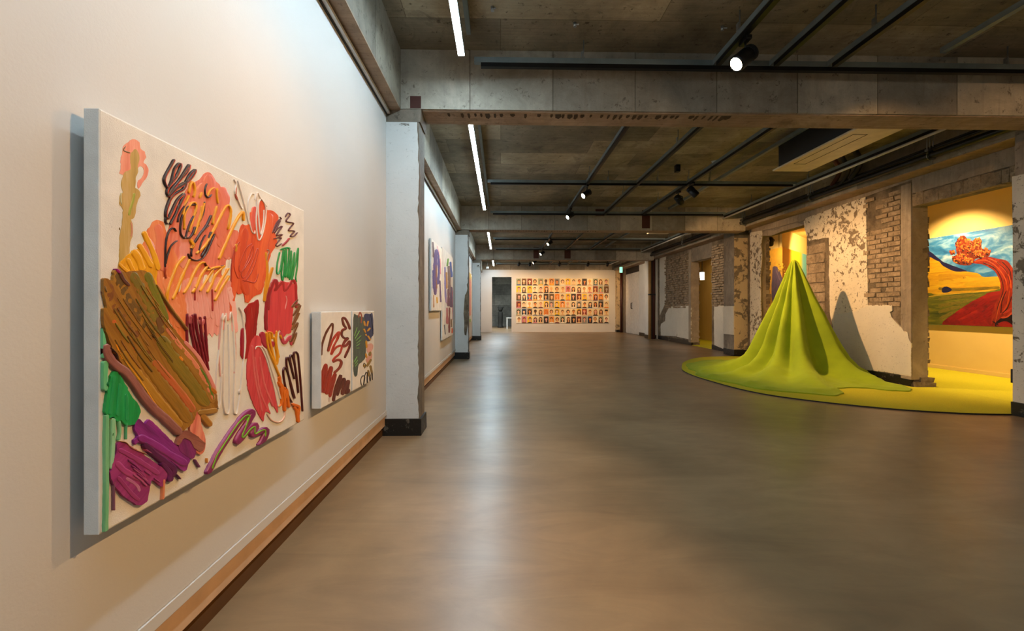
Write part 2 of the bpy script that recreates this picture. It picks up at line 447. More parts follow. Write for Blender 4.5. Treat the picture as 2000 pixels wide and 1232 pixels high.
# left columns
def left_column(y0, d, patch=None):
    m = MB()
    x0, x1 = -1.0, -.632
    m.box(x0, x1-.012, y0, y0+d, .13, 2.475, M['conc'])
    # painted front with a ragged right edge (paint and render come off along the arris)
    n = 70; zz = [.135+(2.472-.135)*i/n for i in range(n+1)]
    k = len(m.v)
    for z in zz:
        e = x1-.018+.012*noise.noise(Vector((z*6, y0, 0)))+.010*noise.noise(Vector((z*22, y0, 3)))
        if z > 2.15: e -= .05*(z-2.15)
        m.v += [(x0, y0-.008, z), (e, y0-.008, z), (e+.006, y0+.002, z)]
    for i in range(n):
        a = k+i*3; m.face([a, a+1, a+4, a+3], M['colpaint']); m.face([a+1, a+2, a+5, a+4], M['conc'])
    m.face([k+n*3, k+n*3+1, k+n*3+2], M['conc'])
    m.box(x0, x1, y0-.004, y0+d+.004, 2.475, 2.574, M['conc'], .004, rnd)
    m.box(x0, x1+.004, y0-.012, y0+d+.01, 0, .132, M['plinth'], .003, rnd)
    if patch:
        P = [onY_(p, y0-.011) for p in patch]; k = len(m.v)
        for q in P: m.v.append(q)
        for q in P: m.v.append((q[0], y0-.004, q[2]))
        for t in tessellate_polygon([[Vector((q[0], q[2], 0)) for q in P]]): m.face([k+i for i in t], M['mortar'])
        for i in range(len(P)): m.face([k+i, k+(i+1) % len(P), k+len(P)+(i+1) % len(P), k+len(P)+i], M['mortar'])
    return m.build('column', kind='structure')
def onY_(p, Y):
    r = ray(*p); t = Y/r[1]; return (r[0]*t, Y, H+r[2]*t)
K = crop(830, 450, 4.925)
left_column(3.616, .24)
left_column(9.09, .24, K([(412, 500), (402, 520), (408, 560), (398, 600), (384, 622), (378, 700), (371, 800), (378, 880), (376, 960), (382, 1005), (398, 1010), (404, 960), (414, 900), (418, 700), (419, 560)]))
left_column(14.60, .24)

# far wall with doorway, and the dim store room beyond
m = MB()
m.box(-.96, -.378, YF, YF+.14, 0, 2.69, M['wall']); m.box(.468, 5.02, YF, YF+.14, 0, 2.69, M['wall']); m.box(-.378, .468, YF, YF+.14, 2.38, 2.69, M['wall'])
m.build('wall_far', kind='structure')
M['dim'] = concrete('store_room_concrete', '#66665f', '#7d7e77', '#92938c', form=(.9, .6), stain='#33332f', stain_amt=.5, plane='XZ', pit=.5)
m = MB(); m.box(-1.05, 5.4, 26.2, 26.4, 0, ZC, M['dim']); m.build('wall_store', kind='structure')
m = MB(); m.box(1.5, 1.65, YF+.14, 26.2, 0, ZC, M['dim']); m.build('wall_store_side', kind='structure')

# ================================================================ RIGHT WALL
def ragged_plate(m, pts, X, th, mat, rag=1.0, step=3., smooth=True):
    """plate with a broken outline lying on the plane X, facing the hall"""
    if smooth:
        P = []
        n = len(pts)
        for i in range(n):
            a, b = Vector(pts[i]), Vector(pts[(i+1) % n]); k = max(1, int((b-a).length/step))
            for j in range(k):
                q = a.lerp(b, j/k); P.append(q+Vector((rag*noise.noise(Vector((q.x*.3, q.y*.3, 1.))), rag*noise.noise(Vector((q.x*.3, q.y*.3, 9.))))))
    else: P = [Vector(p) for p in pts]
    k = len(m.v); n = len(P); Q = [onX(p.x, p.y, X) for p in P]
    for q in Q: m.v.append((X-th, q.y, q.z))
    for q in Q: m.v.append((X+.001, q.y, q.z))
    for t in tessellate_polygon([[Vector((q.y, q.z, 0)) for q in Q]]): m.face([k+i for i in t], mat)
    for i in range(n): m.face([k+i, k+(i+1) % n, k+n+(i+1) % n, k+n+i], mat)
def bricks(m, y0, y1, z0, z1, X, bl=.19, bh=.057, g=.010, out=.013, skip=.05, seed=1, mask=None):
    rd = random.Random(seed); z = z0; row = 0
    while z < z1-.02:
        y = y0-(bl/2 if row % 2 else 0)
        while y < y1:
            a, b = max(y, y0), min(y+bl, y1); h = min(z+bh, z1)
            if b-a > .03 and rd.random() > skip and not (mask and mask((a+b)/2, (z+h)/2)):
                o = out*rd.uniform(.1, 1.2); m.box(X-o, X+.03, a+g*rd.uniform(.1, .9), b-g*rd.uniform(.1, .9), z+g*rd.uniform(0, .6), h-g*rd.uniform(.1, .6), M['brick'], .004, rd)
            y += bl+g
        z += bh+g; row += 1
def rubble_edge(m, x, y0, y1, z0, z1, sgn_seed, depth=.05):
    """broken brick ends along a jamb's back arris"""
    rd = random.Random(sgn_seed); z = z0
    while z < z1:
        h = rd.uniform(.05, .09); e = rd.uniform(0, depth)
        m.box(x-.06, x+e, y0+rd.uniform(-.006, .006), y1, z, min(z+h-.006, z1), M['mortar'], .006, rd); z += h

c1 = crop(1560, 360, 6.16); c2 = crop(1560, 550, 5.133); c3 = crop(1400, 420, 8.8); c7 = crop(1220, 470, 5.355)
# pier between the two yellow-room openings
m = MB()
m.box(XR, 5.42, 5.66, 7.64, 0, 2.66, M['mortar'])
m.box(XR-.012, XR+.1, 5.652, 5.80, .10, 2.60, M['smooth'], .002, rnd)                 # smooth concrete frame strip
m.box(XR, 5.42, 5.648, 5.665, .10, 2.66, M['smooth'])
ragged_plate(m, [(1560, 434), (1693, 384), (1780, 352), (1798, 345), (1798, 330), (1693, 366), (1560, 418)], XR, .012, M['smooth'], .3)
bricks(m, 5.81, 6.41, 1.03, 2.56, XR, seed=3, skip=.02, mask=lambda y, z: (y > 6.2 and 2.12 < z < 2.46) or (y > 6.36 and 1.1 < z < 1.35) or noise.noise(Vector((y*3, z*3, 7))) > .42)
bricks(m, 7.19, 7.64, .30, 2.10, XR, bl=.40, bh=.15, g=.012, out=.012, skip=0, seed=8)
pl = c1([(70, 440), (95, 405), (400, 292), (815, 150), (822, 300), (828, 700), (838, 1100)])
pl += c2([(700, 0), (702, 235), (820, 232), (940, 236), (948, 285), (922, 300), (935, 350), (960, 380), (1000, 420), (1045, 465), (1062, 495), (1098, 503), (1108, 560), (1138, 620), (1132, 760), (1136, 950), (870, 905), (640, 880), (600, 905), (540, 862), (330, 820), (340, 600), (352, 450), (322, 330), (316, 120), (318, 0)])
pl += c1([(372, 1100), (378, 900), (372, 640), (300, 645), (240, 665), (205, 660), (140, 684), (110, 640), (95, 590), (78, 520)])
ragged_plate(m, pl, XR, .014, M['plaster'], .5, 2.5)
# lower, sounder plaster skin over the same wall
lp = c2([(560, 300), (700, 240), (936, 240), (940, 290), (918, 305), (930, 352), (960, 390), (1000, 430), (1040, 475), (1060, 505), (1092, 510), (1102, 566), (1130, 630), (1126, 760), (1130, 940), (870, 898), (660, 872), (540, 850), (360, 800), (350, 520), (360, 330)])
ragged_plate(m, lp, XR-.0145, .003, M['plaster_low'], .8, 2.5)
m.box(XR-.004, XR+.1, 5.66, 7.64, 0, .125, M['plinth'], .003, rnd)
rubble_edge(m, 5.42, 5.655, 5.80, 0, 2.32, 5, .035)
m.box(XR+.02, 5.50, 5.60, 5.72, 0, .07, M['mortar'], .015, rnd); m.box(XR+.10, 5.47, 5.62, 5.70, .06, .14, M['mortar'], .015, rnd)
rubble_edge(m, 5.42, 7.50, 7.63, 0, 2.4, 15, .03)
m.build('wall_right', kind='structure')
# lintel over the near opening and the pier hidden beyond the frame
m = MB()
m.box(XR, 5.42, 4.15, 5.66, 2.30, 2.66, M['mortar']); m.box(XR-.01, XR+.05, 4.15, 5.64, 2.46, 2.65, M['smooth'], .002, rnd)
rubble = random.Random(9); y = 4.16
while y < 5.6:
    l = rubble.uniform(.05, .14); m.box(XR-.016, XR+.06, y, min(y+l, 5.63), 2.295+rubble.uniform(-.006, .004), 2.45+rubble.uniform(-.015, .01), M['brick'], .004, rubble); y += l+.004
m.build('lintel', kind='structure')
m = MB(); m.box(4.832, 5.42, 3.62, 4.16, .11, 2.66, M['conc']); ragged_plate(m, [(2360, 262), (1979, 345), (1980, 420), (1982, 520), (1979, 600), (1983, 700), (1984, 785), (2360, 905)], 4.832, .013, M['plaster_near'], .8, 4.); m.box(4.822, 4.9, 4.148, 4.17, .13, 2.20, M['plaster_near'])
m.box(4.80, 4.9, 3.61, 4.168, 0, .13, M['plinth'], .003, rnd); m.build('column', kind='structure')
m = MB(); m.box(XR, 5.42, YN, 3.62, 0, 2.66, M['plaster_low']); m.build('wall_right_near', kind='structure')
# lintel over middle opening
m = MB(); m.box(XR, 5.42, 7.64, 9.10, 2.45, 2.66, M['conc'])
ragged_plate(m, c3([(790, 355), (800, 300), (850, 262), (1000, 262), (1080, 235), (1130, 200), (1400, 130), (1500, 165), (1500, 172), (1100, 290), (940, 355)]), XR, .010, M['smooth'], .3)
ragged_plate(m, c3([(565, 300), (790, 265), (1100, 195), (1400, 105), (1500, 60), (1620, 10), (1620, -60), (1100, 70), (565, 235)]), XR, .014, M['smooth'], .4)
m.build('lintel', kind='structure')
# strip and column between middle and far openings
m = MB(); m.box(XR, 5.42, 9.08, 11.13, 0, 2.66, M['mortar'])
m.box(XR-.003, 5.42, 9.065, 9.09, 0, 2.45, M['smooth'])
ragged_plate(m, [(1466, 452), (1488, 446), (1490, 456), (1487, 480), (1489, 500), (1486, 540), (1487, 600), (1489, 640), (1486, 686), (1466, 680)], XR, .012, M['plaster'], .5, 2.5)
bricks(m, 10.1, 11.12, 1.05, 2.55, XR, bl=.16, bh=.05, out=.03, seed=12)
ragged_plate(m, c7([(945, 680), (1035, 678), (1045, 715), (1090, 725), (1100, 760), (1100, 1180), (1060, 1140), (945, 1090), (940, 800)]), XR, .018, M['plaster_low'], .5, 2.)
m.box(XR-.004, XR+.05, 9.08, 11.13, 0, .12, M['plinth'], .004, rnd); rubble_edge(m, 5.42, 9.06, 9.2, 0, 2.4, 25, .04); m.build('wall_right.001', kind='structure')
m = MB(); m.box(4.93, XR+.01, 9.51, 9.95, .1, 2.66, M['conc']); m.box(4.935, XR, 9.498, 9.515, .14, 2.50, M['plaster_cream']); m.box(4.918, 4.94, 9.50, 9.95, .45, 1.06, M['plaster_low'])
m.box(4.925, XR, 9.49, 9.95, 0, .135, M['plinth'], .004, rnd); m.box(4.93, XR, 9.49, 9.52, 2.50, 2.66, M['beamY'])
m.build('column', kind='structure')
# far opening lintel, far pier
m = MB(); m.box(XR, 5.42, 11.13, 12.34, 2.28, 2.66, M['conc']); m.build('lintel', kind='structure')
m = MB(); m.box(XR, 5.42, 12.35, 15.0, 0, 2.66, M['mortar']); m.box(XR-.02, 5.42, 12.33, 12.48, .08, 2.62, M['smooth'], .003, rnd)
bricks(m, 12.5, 14.3, 1.02, 2.55, XR, bl=.17, bh=.055, out=.035, skip=.1, seed=22)
ragged_plate(m, c7([(385, 990), (382, 900), (385, 870), (430, 840), (432, 770), (450, 735), (475, 690), (560, 682), (692, 680), (700, 700), (700, 1035), (590, 1012), (550, 1003), (560, 960), (572, 930), (545, 1000)]), XR, .02, M['plaster_low'], .4, 2.)
ragged_plate(m, c7([(370, 175), (432, 165), (435, 640), (400, 720), (372, 780)]), XR, .018, M['plaster_low'], .4, 2.)
m.box(XR-.006, XR+.05, 12.34, 15.0, 0, .12, M['plinth'], .004, rnd); rubble_edge(m, 5.42, 12.34, 12.5, 0, 2.25, 35, .04); m.build('wall_right.002', kind='structure')
m = MB(); m.box(4.97, XR+.1, 15.15, 15.6, .1, 2.66, M['colpaint']); m.box(4.965, XR, 15.14, 15.6, 0, .12, M['plinth']); m.box(XR, 5.42, 15.0, 17.05, 0, 2.66, M['colpaint']); m.box(XR-.006, XR, 15.6, 17.05, 0, .12, M['plinth']); m.build('wall_right.003', kind='structure')
m = MB(); m.box(XR+.03, 5.42, 17.05, 18.9, 2.42, 2.66, M['blackmat']); m.box(XR, 5.42, 18.9, 20.1, 0, 2.66, M['conc']); m.build('wall_right.004', kind='structure')
m = MB(); m.box(4.99, XR, 19.45, YF+.2, .08, 2.66, M['plaster_cream']); m.box(4.985, XR, 19.44, 19.7, 0, .1, M['plinth']); m.build('column', kind='structure')
# white double door
m = MB(); m.box(XR+.01, XR+.06, 17.07, 18.88, .01, 2.42, M['white'])
for k in range(6): m.box(XR+.002, XR+.012, 17.09+k*.3, 17.09+k*.3+.285, .02, 2.41, M['white'])
d = m.build('door_1', bevel=.002, kind='structure')
h = MB()
for y in (17.93, 18.03):
    h.tube([(XR+.005, y, 1.0), (XR-.035, y, 1.02), (XR-.035, y, 1.22), (XR+.005, y, 1.24)], .011, M['black'])
h.build('door_handle', d)

# yellow room behind the openings
m = MB(); m.box(7.25, 7.4, YN+2, 9.0, 0, ZC, M['ochre']); m.box(7.238, 7.25, YN+2, 9.0, 0, .07, M['ochre']); m.build('wall_yellow', kind='structure')
m = MB(); m.box(6.5, 6.6, 10.47, 17.0, 0, ZC, M['ochre']); m.box(6.49, 6.5, 12.3, 17, 0, .09, M['ochre'])
k = len(m.v); a = Vector((6.5, 10.36, 0)); b = Vector((8.35, 12.09, 0)); nn = Vector((.06, -.065, 0))
for z in (0, ZC):
    for p in (a, b, b-nn*1.2, Vector((6.5, 10.49, 0))): m.v.append((p.x, p.y, z))
for q in ((0, 1, 5, 4), (1, 2, 6, 5), (2, 3, 7, 6), (3, 0, 4, 7)): m.face([k+i for i in q], M['ochre'])
m.build('wall_yellow.001', kind='structure')
m = MB(); m.box(8.6, 8.75, 8.9, 17, 0, ZC, M['ochre']); m.box(7.25, 8.75, 8.9, 9.0, 0, ZC, M['ochre']); m.box(5.42, 6.5, 16.9, 17.05, 0, ZC, M['ochre']); m.box(5.42, 7.25, YN+1.9, YN+2, 0, ZC, M['ochre']); m.build('wall_yellow.002', kind='structure')
m = MB(); m.box(5.40, 8.75, YN+2, 17, 2.86, 2.9, M['ochre']); m.build('ceiling_yellow', kind='structure')

# ================================================================ LINEAR LAMPS AND LIGHTING RAILS
M['led'] = glow('led_diffuser', LED_COL, LED_STR)
ZT = 2.86
def led(x, y0, y1, label):
    e = empty('linear_lamp', (x, (y0+y1)/2, ZT), label, 'ceiling light', 'white linear lamps in a line along the left wall')
    m = MB(); m.box(x-.022, x+.022, y0, y1, ZT-.030, ZT-.026, M['led']); m.build('diffuser', e)
    m = MB(); m.box(x-.024, x+.024, y0, y1, ZT-.026, ZT+.035, M['steel']); m.box(x-.024, x+.024, y0-.006, y0, ZT-.028, ZT+.035, M['steel']); m.box(x-.024, x+.024, y1, y1+.006, ZT-.028, ZT+.035, M['steel']); m.build('housing', e)
    y = y0+.3
    while y < y1:
        m = MB(); m.tube([(x, y, ZT+.03), (x, y, ZC)], .004, M['zinc'], 6); m.build('hanger_rod', e); y += 1.4
led(-.285, .35, 3.30, 'glowing white linear lamp nearest the viewer, above the big painting')
led(-.300, 4.15, 8.45, 'long glowing white linear lamp between the first and second cross beams')
led(-.300, 10.2, 13.95, 'glowing white linear lamp between the second and third cross beams')
led(-.300, 15.9, 19.35, 'short-looking glowing white linear lamp closest to the far white wall')
led(-.285, -3.6, -.05, 'white linear lamp behind the viewpoint')
def conduit(x, y0, y1, label):
    m = MB(); m.box(x-.016, x+.016, y0, y1, 3.012, ZC, M['steel'])
    tag(m.build('surface_conduit'), label, 'conduit', 'grey surface conduits beside the linear lamps')
conduit(-.235, -3.5, 3.35, 'thin grey conduit on the ceiling slab right of the nearest linear lamp')
conduit(-.235, 3.95, 9.0, 'thin grey conduit on the slab right of the second linear lamp')

def rail(a, b, label, rods=(), track=True, group='black lighting rails under the ceiling', tube=False):
    a, b = Vector(a), Vector(b); mid = (a+b)/2
    e = empty('lighting_rail', mid, label, 'lighting rail', group)
    m = MB(); m.bar(a+Vector((0, 0, .022)), b+Vector((0, 0, .022)), .042, .040, M['steel']); m.build('channel', e)
    if track:
        d = (b-a).normalized()*.05; m = MB(); m.bar(a+d-Vector((0, 0, .014)), b-d-Vector((0, 0, .014)), .036, .030, M['black']); m.build('track', e)
    if tube:
        m = MB(); m.tube([a-Vector((.015, 0, .045)), b-Vector((.015, 0, .045))], .015, M['white'], 10); m.build('tube', e)
    for t in rods:
        p = a.lerp(b, t); m = MB(); m.tube([p+Vector((0, 0, .03)), Vector((p.x, p.y, ZC))], .005, M['zinc'], 6)
        r = m.build('hanger_rod', e)
        m = MB(); m.bar(p+Vector((-.012, 0, .04)), p+Vector((-.012, 0, .10)), .012, .03, M['zinc'], up=(0, 1, 0)); m.tube([p+Vector((0, 0, .05)), p+Vector((0, 0, .062))], .011, M['zinc'], 6); m.build('bracket', r)
    return e
# first bay
rail((-.20, 3.46, ZT), (5.0, 3.46, ZT), 'cross rail just in front of the nearest cross beam', (.16, .8))
rail((1.64, .9, ZT), (1.64, 3.44, ZT), 'lengthwise rail carrying the bright lamp, in front of the nearest beam', (.86,))
rail((2.08, .9, ZT), (2.08, 3.44, ZT), 'lengthwise rail just right of the bright lamp, in front of the nearest beam', (.3,))
rail((2.53, .9, ZT), (2.53, 3.44, ZT), 'second lengthwise rail right of the bright lamp, in front of the nearest beam', (.83,))
rail((3.36, .9, ZT+.08), (3.36, 3.38, ZT+.08), 'bluish bare channel high at the right, in front of the nearest beam', (), False)
rail((4.5, .9, ZT), (4.5, 3.44, ZT), 'rail above the near opening, in front of the nearest beam', (), True, tube=True)
# second, third, fourth bays
nb = ('in the bay past the nearest beam', 'in the bay past the second beam', 'in the bay before the far wall')
for i, (y0, y1, ya, yb) in enumerate(((4.0, 8.92, 6.72, 8.86), (9.5, 14.4, 12.14, 14.17), (14.98, 19.5, 17.4, 18.9))):
    rail((-.20, ya, ZT), (4.42, ya, ZT), 'cross rail midway '+nb[i], (.39, .55, .72) if i == 0 else ())
    rail((-.20, yb, ZT), (4.42, yb, ZT), 'cross rail at the back '+nb[i], ())
    rail((1.28, y0, ZT), (1.28, yb-.02, ZT), 'rail with lit warm lamps '+nb[i], (.52, .93))
    rail((2.03, y0, ZT), (2.03, yb-.02, ZT), 'plain rail second from the left '+nb[i], (.24, .72))
    rail((2.78, y0, ZT), (2.78, yb-.02, ZT), 'plain rail third from the left '+nb[i], (.55, .82))
    rail((3.33, y0, ZT+.1), (3.33, y1, ZT+.1), 'bluish bare channel '+nb[i], (), False)
    rail((4.49, y0+(.2 if i else 0), ZT), (4.49, yb+.2, ZT), 'pale-tubed rail by the right wall '+nb[i], (.5, .8), True, tube=True)

M['lens'] = glow('lit_lens', (1, .72, .42), 60.)
M['lens_off'] = plain('dark_lens', '#1c1a18', .15)
def spot(name, x, y, aim, label, power=1., lit=True, length=.15, rad=.045, angle=52, group='black track spotlights', drop=.12, zt=None, blend=.6, col=None):
    zt = ZT if zt is None else zt
    top = Vector((x, y, zt-.03)); c = Vector((x, y, zt-.03-drop)); aim = Vector(aim); d = (aim-c).normalized()
    e = empty('track_spotlight', (x, y, zt-.03), label, 'spotlight', group)
    m = MB(); m.box(x-.018, x+.018, y-.055, y+.055, zt-.055, zt-.028, M['black']); m.build('adapter', e, .003)
    side = d.cross(Vector((0, 0, 1))); side = side.normalized() if side.length > .01 else Vector((1, 0, 0))
    m = MB(); m.tube([top-Vector((0, 0, .02)), top-Vector((0, 0, .05)), c+side*(rad+.012)+Vector((0, 0, .03)), c+side*(rad+.012)], .007, M['black'], 8)
    m.tube([c+side*(rad+.018), c-side*.01], .010, M['black'], 8); m.build('arm', e)
    a, b = c-d*length*.45, c+d*length*.55
    pts = [a, a+d*.01, a+d*length*.35, a+d*length*.36, b-d*.02, b, b-d*.012]; rr = [rad*.55, rad*.9, rad*.92, rad, rad*1.02, rad*1.02, rad*.86]
    m = MB(); m.tube(pts, 0, M['black'], 20, True, rr)
    for k in range(4): q = a+d*(.015+.009*k); m.tube([q, q+d*.004], rad*.99, M['blackmat'], 20)
    hs = m.build('housing', e)
    m = MB(); m.tube([b-d*.004, b-d*.001], rad*.80, M['lens'] if lit else M['lens_off'], 20); m.build('lens', hs)
    m = MB(); m.tube([top-Vector((0, 0, .03)), top+Vector((.02, .03, -.07)), c-d*length*.3+Vector((.02, .02, .06)), a], .004, M['blackmat'], 6); m.build('cable', e)
    if power > 0:
        L = bpy.data.lights.new('spot_beam', 'SPOT'); L.energy = SPOT_W*power; L.color = col or WARM; L.spot_size = R(angle); L.spot_blend = blend; L.shadow_soft_size = .03
        o = bpy.data.objects.new('spot_beam', L); COL.objects.link(o); o.location = b+d*.01; o.rotation_euler = d.to_track_quat('-Z', 'Y').to_euler()
    return e
G1 = 'lit warm spotlights along the lengthwise rail'
spot('s', 1.64, 1.25, (-.9, 1.15, .45), 'warm spotlight above the viewer, turned to the big painting', 1.1, angle=80)
spot('s', 2.53, 1.0, (4.9, 4.0, 1.2), 'added unseen warm spotlight above the viewer, brightening the near right column', .7, angle=60)  # added lamp, no known fixture; lifts the near column's brightness
spot('s', 2.53, 1.75, (4.0, 6.4, .6), 'added unseen warm spotlight above the viewer, filling the front of the green drape', .7, angle=50)  # extra lamp out of view, put in so the drape's front is lit
spot('s', 1.66, 3.05, (-.9, 2.6, .6), 'blazing warm spotlight facing the viewer, above the hall floor', .8, angle=82, group=G1, length=.17, rad=.055)
spot('s', 1.28, 6.72, (-.9, 5.9, 1.2), 'lit spotlight where the lengthwise and cross rails meet, second bay', .8, angle=60, group=G1)
spot('s', 1.28, 8.30, (-.9, 7.4, 1.2), 'lit spotlight at the back end of the rail, second bay', .8, angle=60, group=G1)
spot('s', 1.28, 11.75, (-.9, 11.0, 1.2), 'small lit spotlight in the middle of the third bay', .8, angle=60, group=G1)
spot('s', 1.28, 13.9, (-.9, 13.2, 1.2), 'small lit spotlight at the back of the third bay', .8, angle=60, group=G1)
spot('s', 1.25, 16.6, (-.9, 16.0, 1.2), 'tiny lit spotlight in the last bay, facing left', .8, angle=60, group=G1)
G2 = 'pair of dark spotlights aimed at the green drape'
spot('s', 2.78, 6.55, (4.7, 6.6, .95), 'right one of two black spotlights turned to the green drape', 2.6, lit=True, angle=95, group=G2, length=.17, rad=.052, blend=.7)
spot('s', 2.78, 7.05, (5.1, 9.1, 1.3), 'left one of two black spotlights turned to the green drape', .9, lit=True, angle=72, group=G2, length=.17, rad=.05)
G3 = 'black spotlights in a row before the far white wall'
for x, aim, lab in ((.70, (.2, YF, 1.4), 'first from the doorway'), (1.12, (1.0, YF, 1.2), 'second from the doorway'), (2.25, (2.1, YF, 1.3), 'third from the doorway'), (3.35, (3.3, YF, 1.3), 'fourth from the doorway'), (4.1, (4.4, YF, 1.3), 'last towards the right wall')):
    spot('s', x, 17.4 if x > .8 else 17.38, aim, 'small black spotlight before the far wall, '+lab, .85, angle=80, group=G3, rad=.05)
spot('s', 2.78, 9.78, (5.2, 12.6, 1.3), 'added black spotlight hidden past the second beam, brightening the brick pier', .8, angle=85, group='added fill spotlights tucked behind the beams', drop=.08, col=(1, .74, .48))  # added, unseen: brings more light to the far right wall
spot('s', 2.78, 15.3, (5.2, 16.8, 1.2), 'added black spotlight hidden past the third beam, brightening the white door', .6, angle=85, group='added fill spotlights tucked behind the beams', drop=.08, col=(1, .74, .48))  # second added lamp behind a beam, brightens the last bay's right side
# spots inside the yellow room
rail((6.35, 3.0, 2.80), (6.35, 9.5, 2.80), 'rail inside the yellow room, above the tree painting', (), True, 'rails in the yellow room')
G4 = 'spotlights inside the yellow room'
spot('s', 6.35, 6.9, (7.25, 7.0, 1.35), 'black spotlight inside the yellow room near the tree painting', 1.5, angle=110, group=G4, zt=2.8, col=WARM2)
spot('s', 6.35, 5.0, (7.0, 5.4, .8), 'black spotlight inside the yellow room, nearer the viewer', 2.6, angle=110, group=G4, zt=2.8, col=WARM2)
rail((5.86, 9.3, 2.62), (5.86, 10.2, 2.62), 'short rail seen through the middle opening', (), True, 'rails in the yellow room')
spot('s', 5.86, 9.75, (6.46, 10.7, 1.8), 'black spotlight seen through the middle opening, lighting the folded painting', .45, angle=90, group=G4, zt=2.62, rad=.06, length=.2, col=WARM2)
rail((7.6, 9.2, 2.80), (7.6, 10.6, 2.80), 'short rail deep inside the yellow room', (), True, 'rails in the yellow room')
spot('s', 7.6, 10.0, (7.75, 11.5, 2.05), 'spotlight deep in the yellow room above the folded painting', 1.3, angle=115, group=G4, zt=2.8, col=WARM2)
rail((5.95, 10.6, 2.80), (5.95, 16.0, 2.80), 'rail inside the far end of the yellow room', (), True, 'rails in the yellow room')
spot('s', 5.95, 12.4, (6.5, 13.6, 1.2), 'black spotlight at the far end of the yellow room', .35, angle=100, group=G4, zt=2.8, col=WARM2)

# ================================================================ OTHER CEILING THINGS
def cassette(x0, x1, y0, y1, z, label):
    e = empty('air_conditioner', ((x0+x1)/2, (y0+y1)/2, z), label, 'air conditioner', 'ceiling cassettes near the right wall')
    m = MB(); m.box(x0+.05, x1-.05, y0+.05, y1-.05, z+.03, ZC-.004, M['blackmat']); m.build('case', e)
    m = MB(); m.box(x0, x1, y0, y1, z, z+.022, M['cream']); p = m.build('front_panel', e, .008)
    m = MB(); xm = x0+(x1-x0)*.32
    for a, b, c, d in ((xm-.07, xm+.07, y0+.3, y0+.306), (xm-.07, xm+.07, y1-.306, y1-.3), (xm-.073, xm-.067, y0+.3, y1-.3), (xm+.067, xm+.073, y0+.3, y1-.3)): m.box(a, b, c, d, z-.002, z+.001, M['blackmat'])
    m.build('louvre', p)
cassette(3.40, 3.86, 4.1, 5.62, 2.72, 'large cream ceiling cassette hanging past the nearest beam, seen from below')
cassette(3.36, 3.84, 9.7, 10.4, 2.72, 'distant cream ceiling cassette just past the second beam')
m = MB(); p = [(3.86, 5.1, 2.9), (4.1, 5.25, 2.98), (4.45, 5.6, 2.97), (4.75, 5.9, 2.92), (4.86, 6.2, 2.80)]
m.tube(catmull([Vector(q) for q in p], .05), .035, M['blackmat']); m.tube(catmull([Vector(q)+Vector((0, .2, -.03)) for q in p], .05), .025, M['blackmat']); m.tube(catmull([Vector(q)+Vector((.03, .4, .02)) for q in p], .05), .03, M['rust'])
tag(m.build('insulated_pipe'), 'bundle of dark insulated pipes bending from the cream cassette to the right wall', 'pipe')
def run(name, pts, r, mat, label, group=None):
    m = MB(); m.tube(pts, r, mat, 12); tag(m.build(name), label, 'pipe', group)
run('black_pipe', [(4.86, YN+.3, 2.73), (4.86, 6.2, 2.735), (4.86, 19.4, 2.73)], .036, M['black'], 'thick black pipe running along the top of the right wall')
m = MB()
for dx, dz in ((0, .075), (.02, .10), (-.03, .058)):
    m.tube([(4.88+dx, YN+.3, 2.73+dz), (4.88+dx, 4.6, 2.73+dz+.012), (4.88+dx, 6.4, 2.74+dz-.01), (4.88+dx, 9, 2.73+dz), (4.88+dx, 19.4, 2.73+dz)], .012, M['blackmat'], 8)
tag(m.build('cable_bundle'), 'bundle of black cables lying on the thick black pipe by the right wall', 'cable', kind=None)
def clamp(y, label):
    e = empty('pipe_hanger', (4.86, y, ZC), label, 'pipe hanger', 'zinc hangers holding the black pipe')
    m = MB()
    for a in range(13):
        t = math.pi*2*a/12; q = Vector((4.86+.045*math.cos(t), y, 2.73+.045*math.sin(t)))
        if a: m.bar(pq, q, .03, .006, M['zinc'], up=(0, 1, 0))
        pq = q
    m.box(4.80, 4.86, y-.02, y+.02, 2.775, 2.80, M['zinc']); m.build('clamp', e)
    for dx in (-.05, -.015, .02):
        m = MB(); m.tube([(4.86+dx, y, 2.78), (4.86+dx, y, ZC)], .0055, M['zinc'], 6); m.build('hanger_rod', e)
for y, l in ((5.02, 'shiny zinc pipe hanger on the black pipe nearest the viewer'), (7.0, 'zinc pipe hanger on the black pipe above the brick pier'), (9.0, 'zinc pipe hanger on the black pipe above the middle opening'), (12.0, 'zinc pipe hanger on the black pipe above the far opening')): clamp(y, l)
m = MB(); m.tube([(1.93, 3.95, ZC-.001), (1.93, 3.95, ZC-.03)], 0, M['white'], 16, True, [.04, .03])
q = onZ(1397, 316, 3.04); m = MB(); m.tube([(q.x, q.y, ZC), (q.x, q.y, ZC-.035)], 0, M['white'], 18, True, [.05, .035]); tag(m.build('smoke_detector'), 'small white smoke detector on the slab above the right-hand rails', 'smoke detector')
q = onZ(1323, 332, 2.98); m = MB(); m.box(q.x-.03, q.x+.03, q.y-.04, q.y+.04, 2.95, ZC, M['black']); m.box(q.x-.012, q.x+.012, q.y-.05, q.y-.03, 2.99, 3.02, M['blackmat']); tag(m.build('junction_box', bevel=.004), 'small black box fixed to the slab between two lengthwise rails', 'junction box')
q = onZ(1411, 54, 3.04)
for (px, py, lab) in ((1411, 54, 'left of the bright lamp'), (1123, 47, 'over the middle of the first bay'), (962, 16, 'right of the nearest linear lamp')):
    q = onZ(px, py, 3.04); m = MB(); m.tube([(q.x, q.y, ZC), (q.x, q.y, ZC-.03)], .012, M['zinc'], 8); m.tube([(q.x, q.y, ZC-.012), (q.x+.02, q.y-.03, ZC-.03)], .005, M['zinc'], 6)
    tag(m.build('ceiling_anchor'), 'small metal anchor in the slab '+lab, 'anchor', 'metal anchors left in the slab')
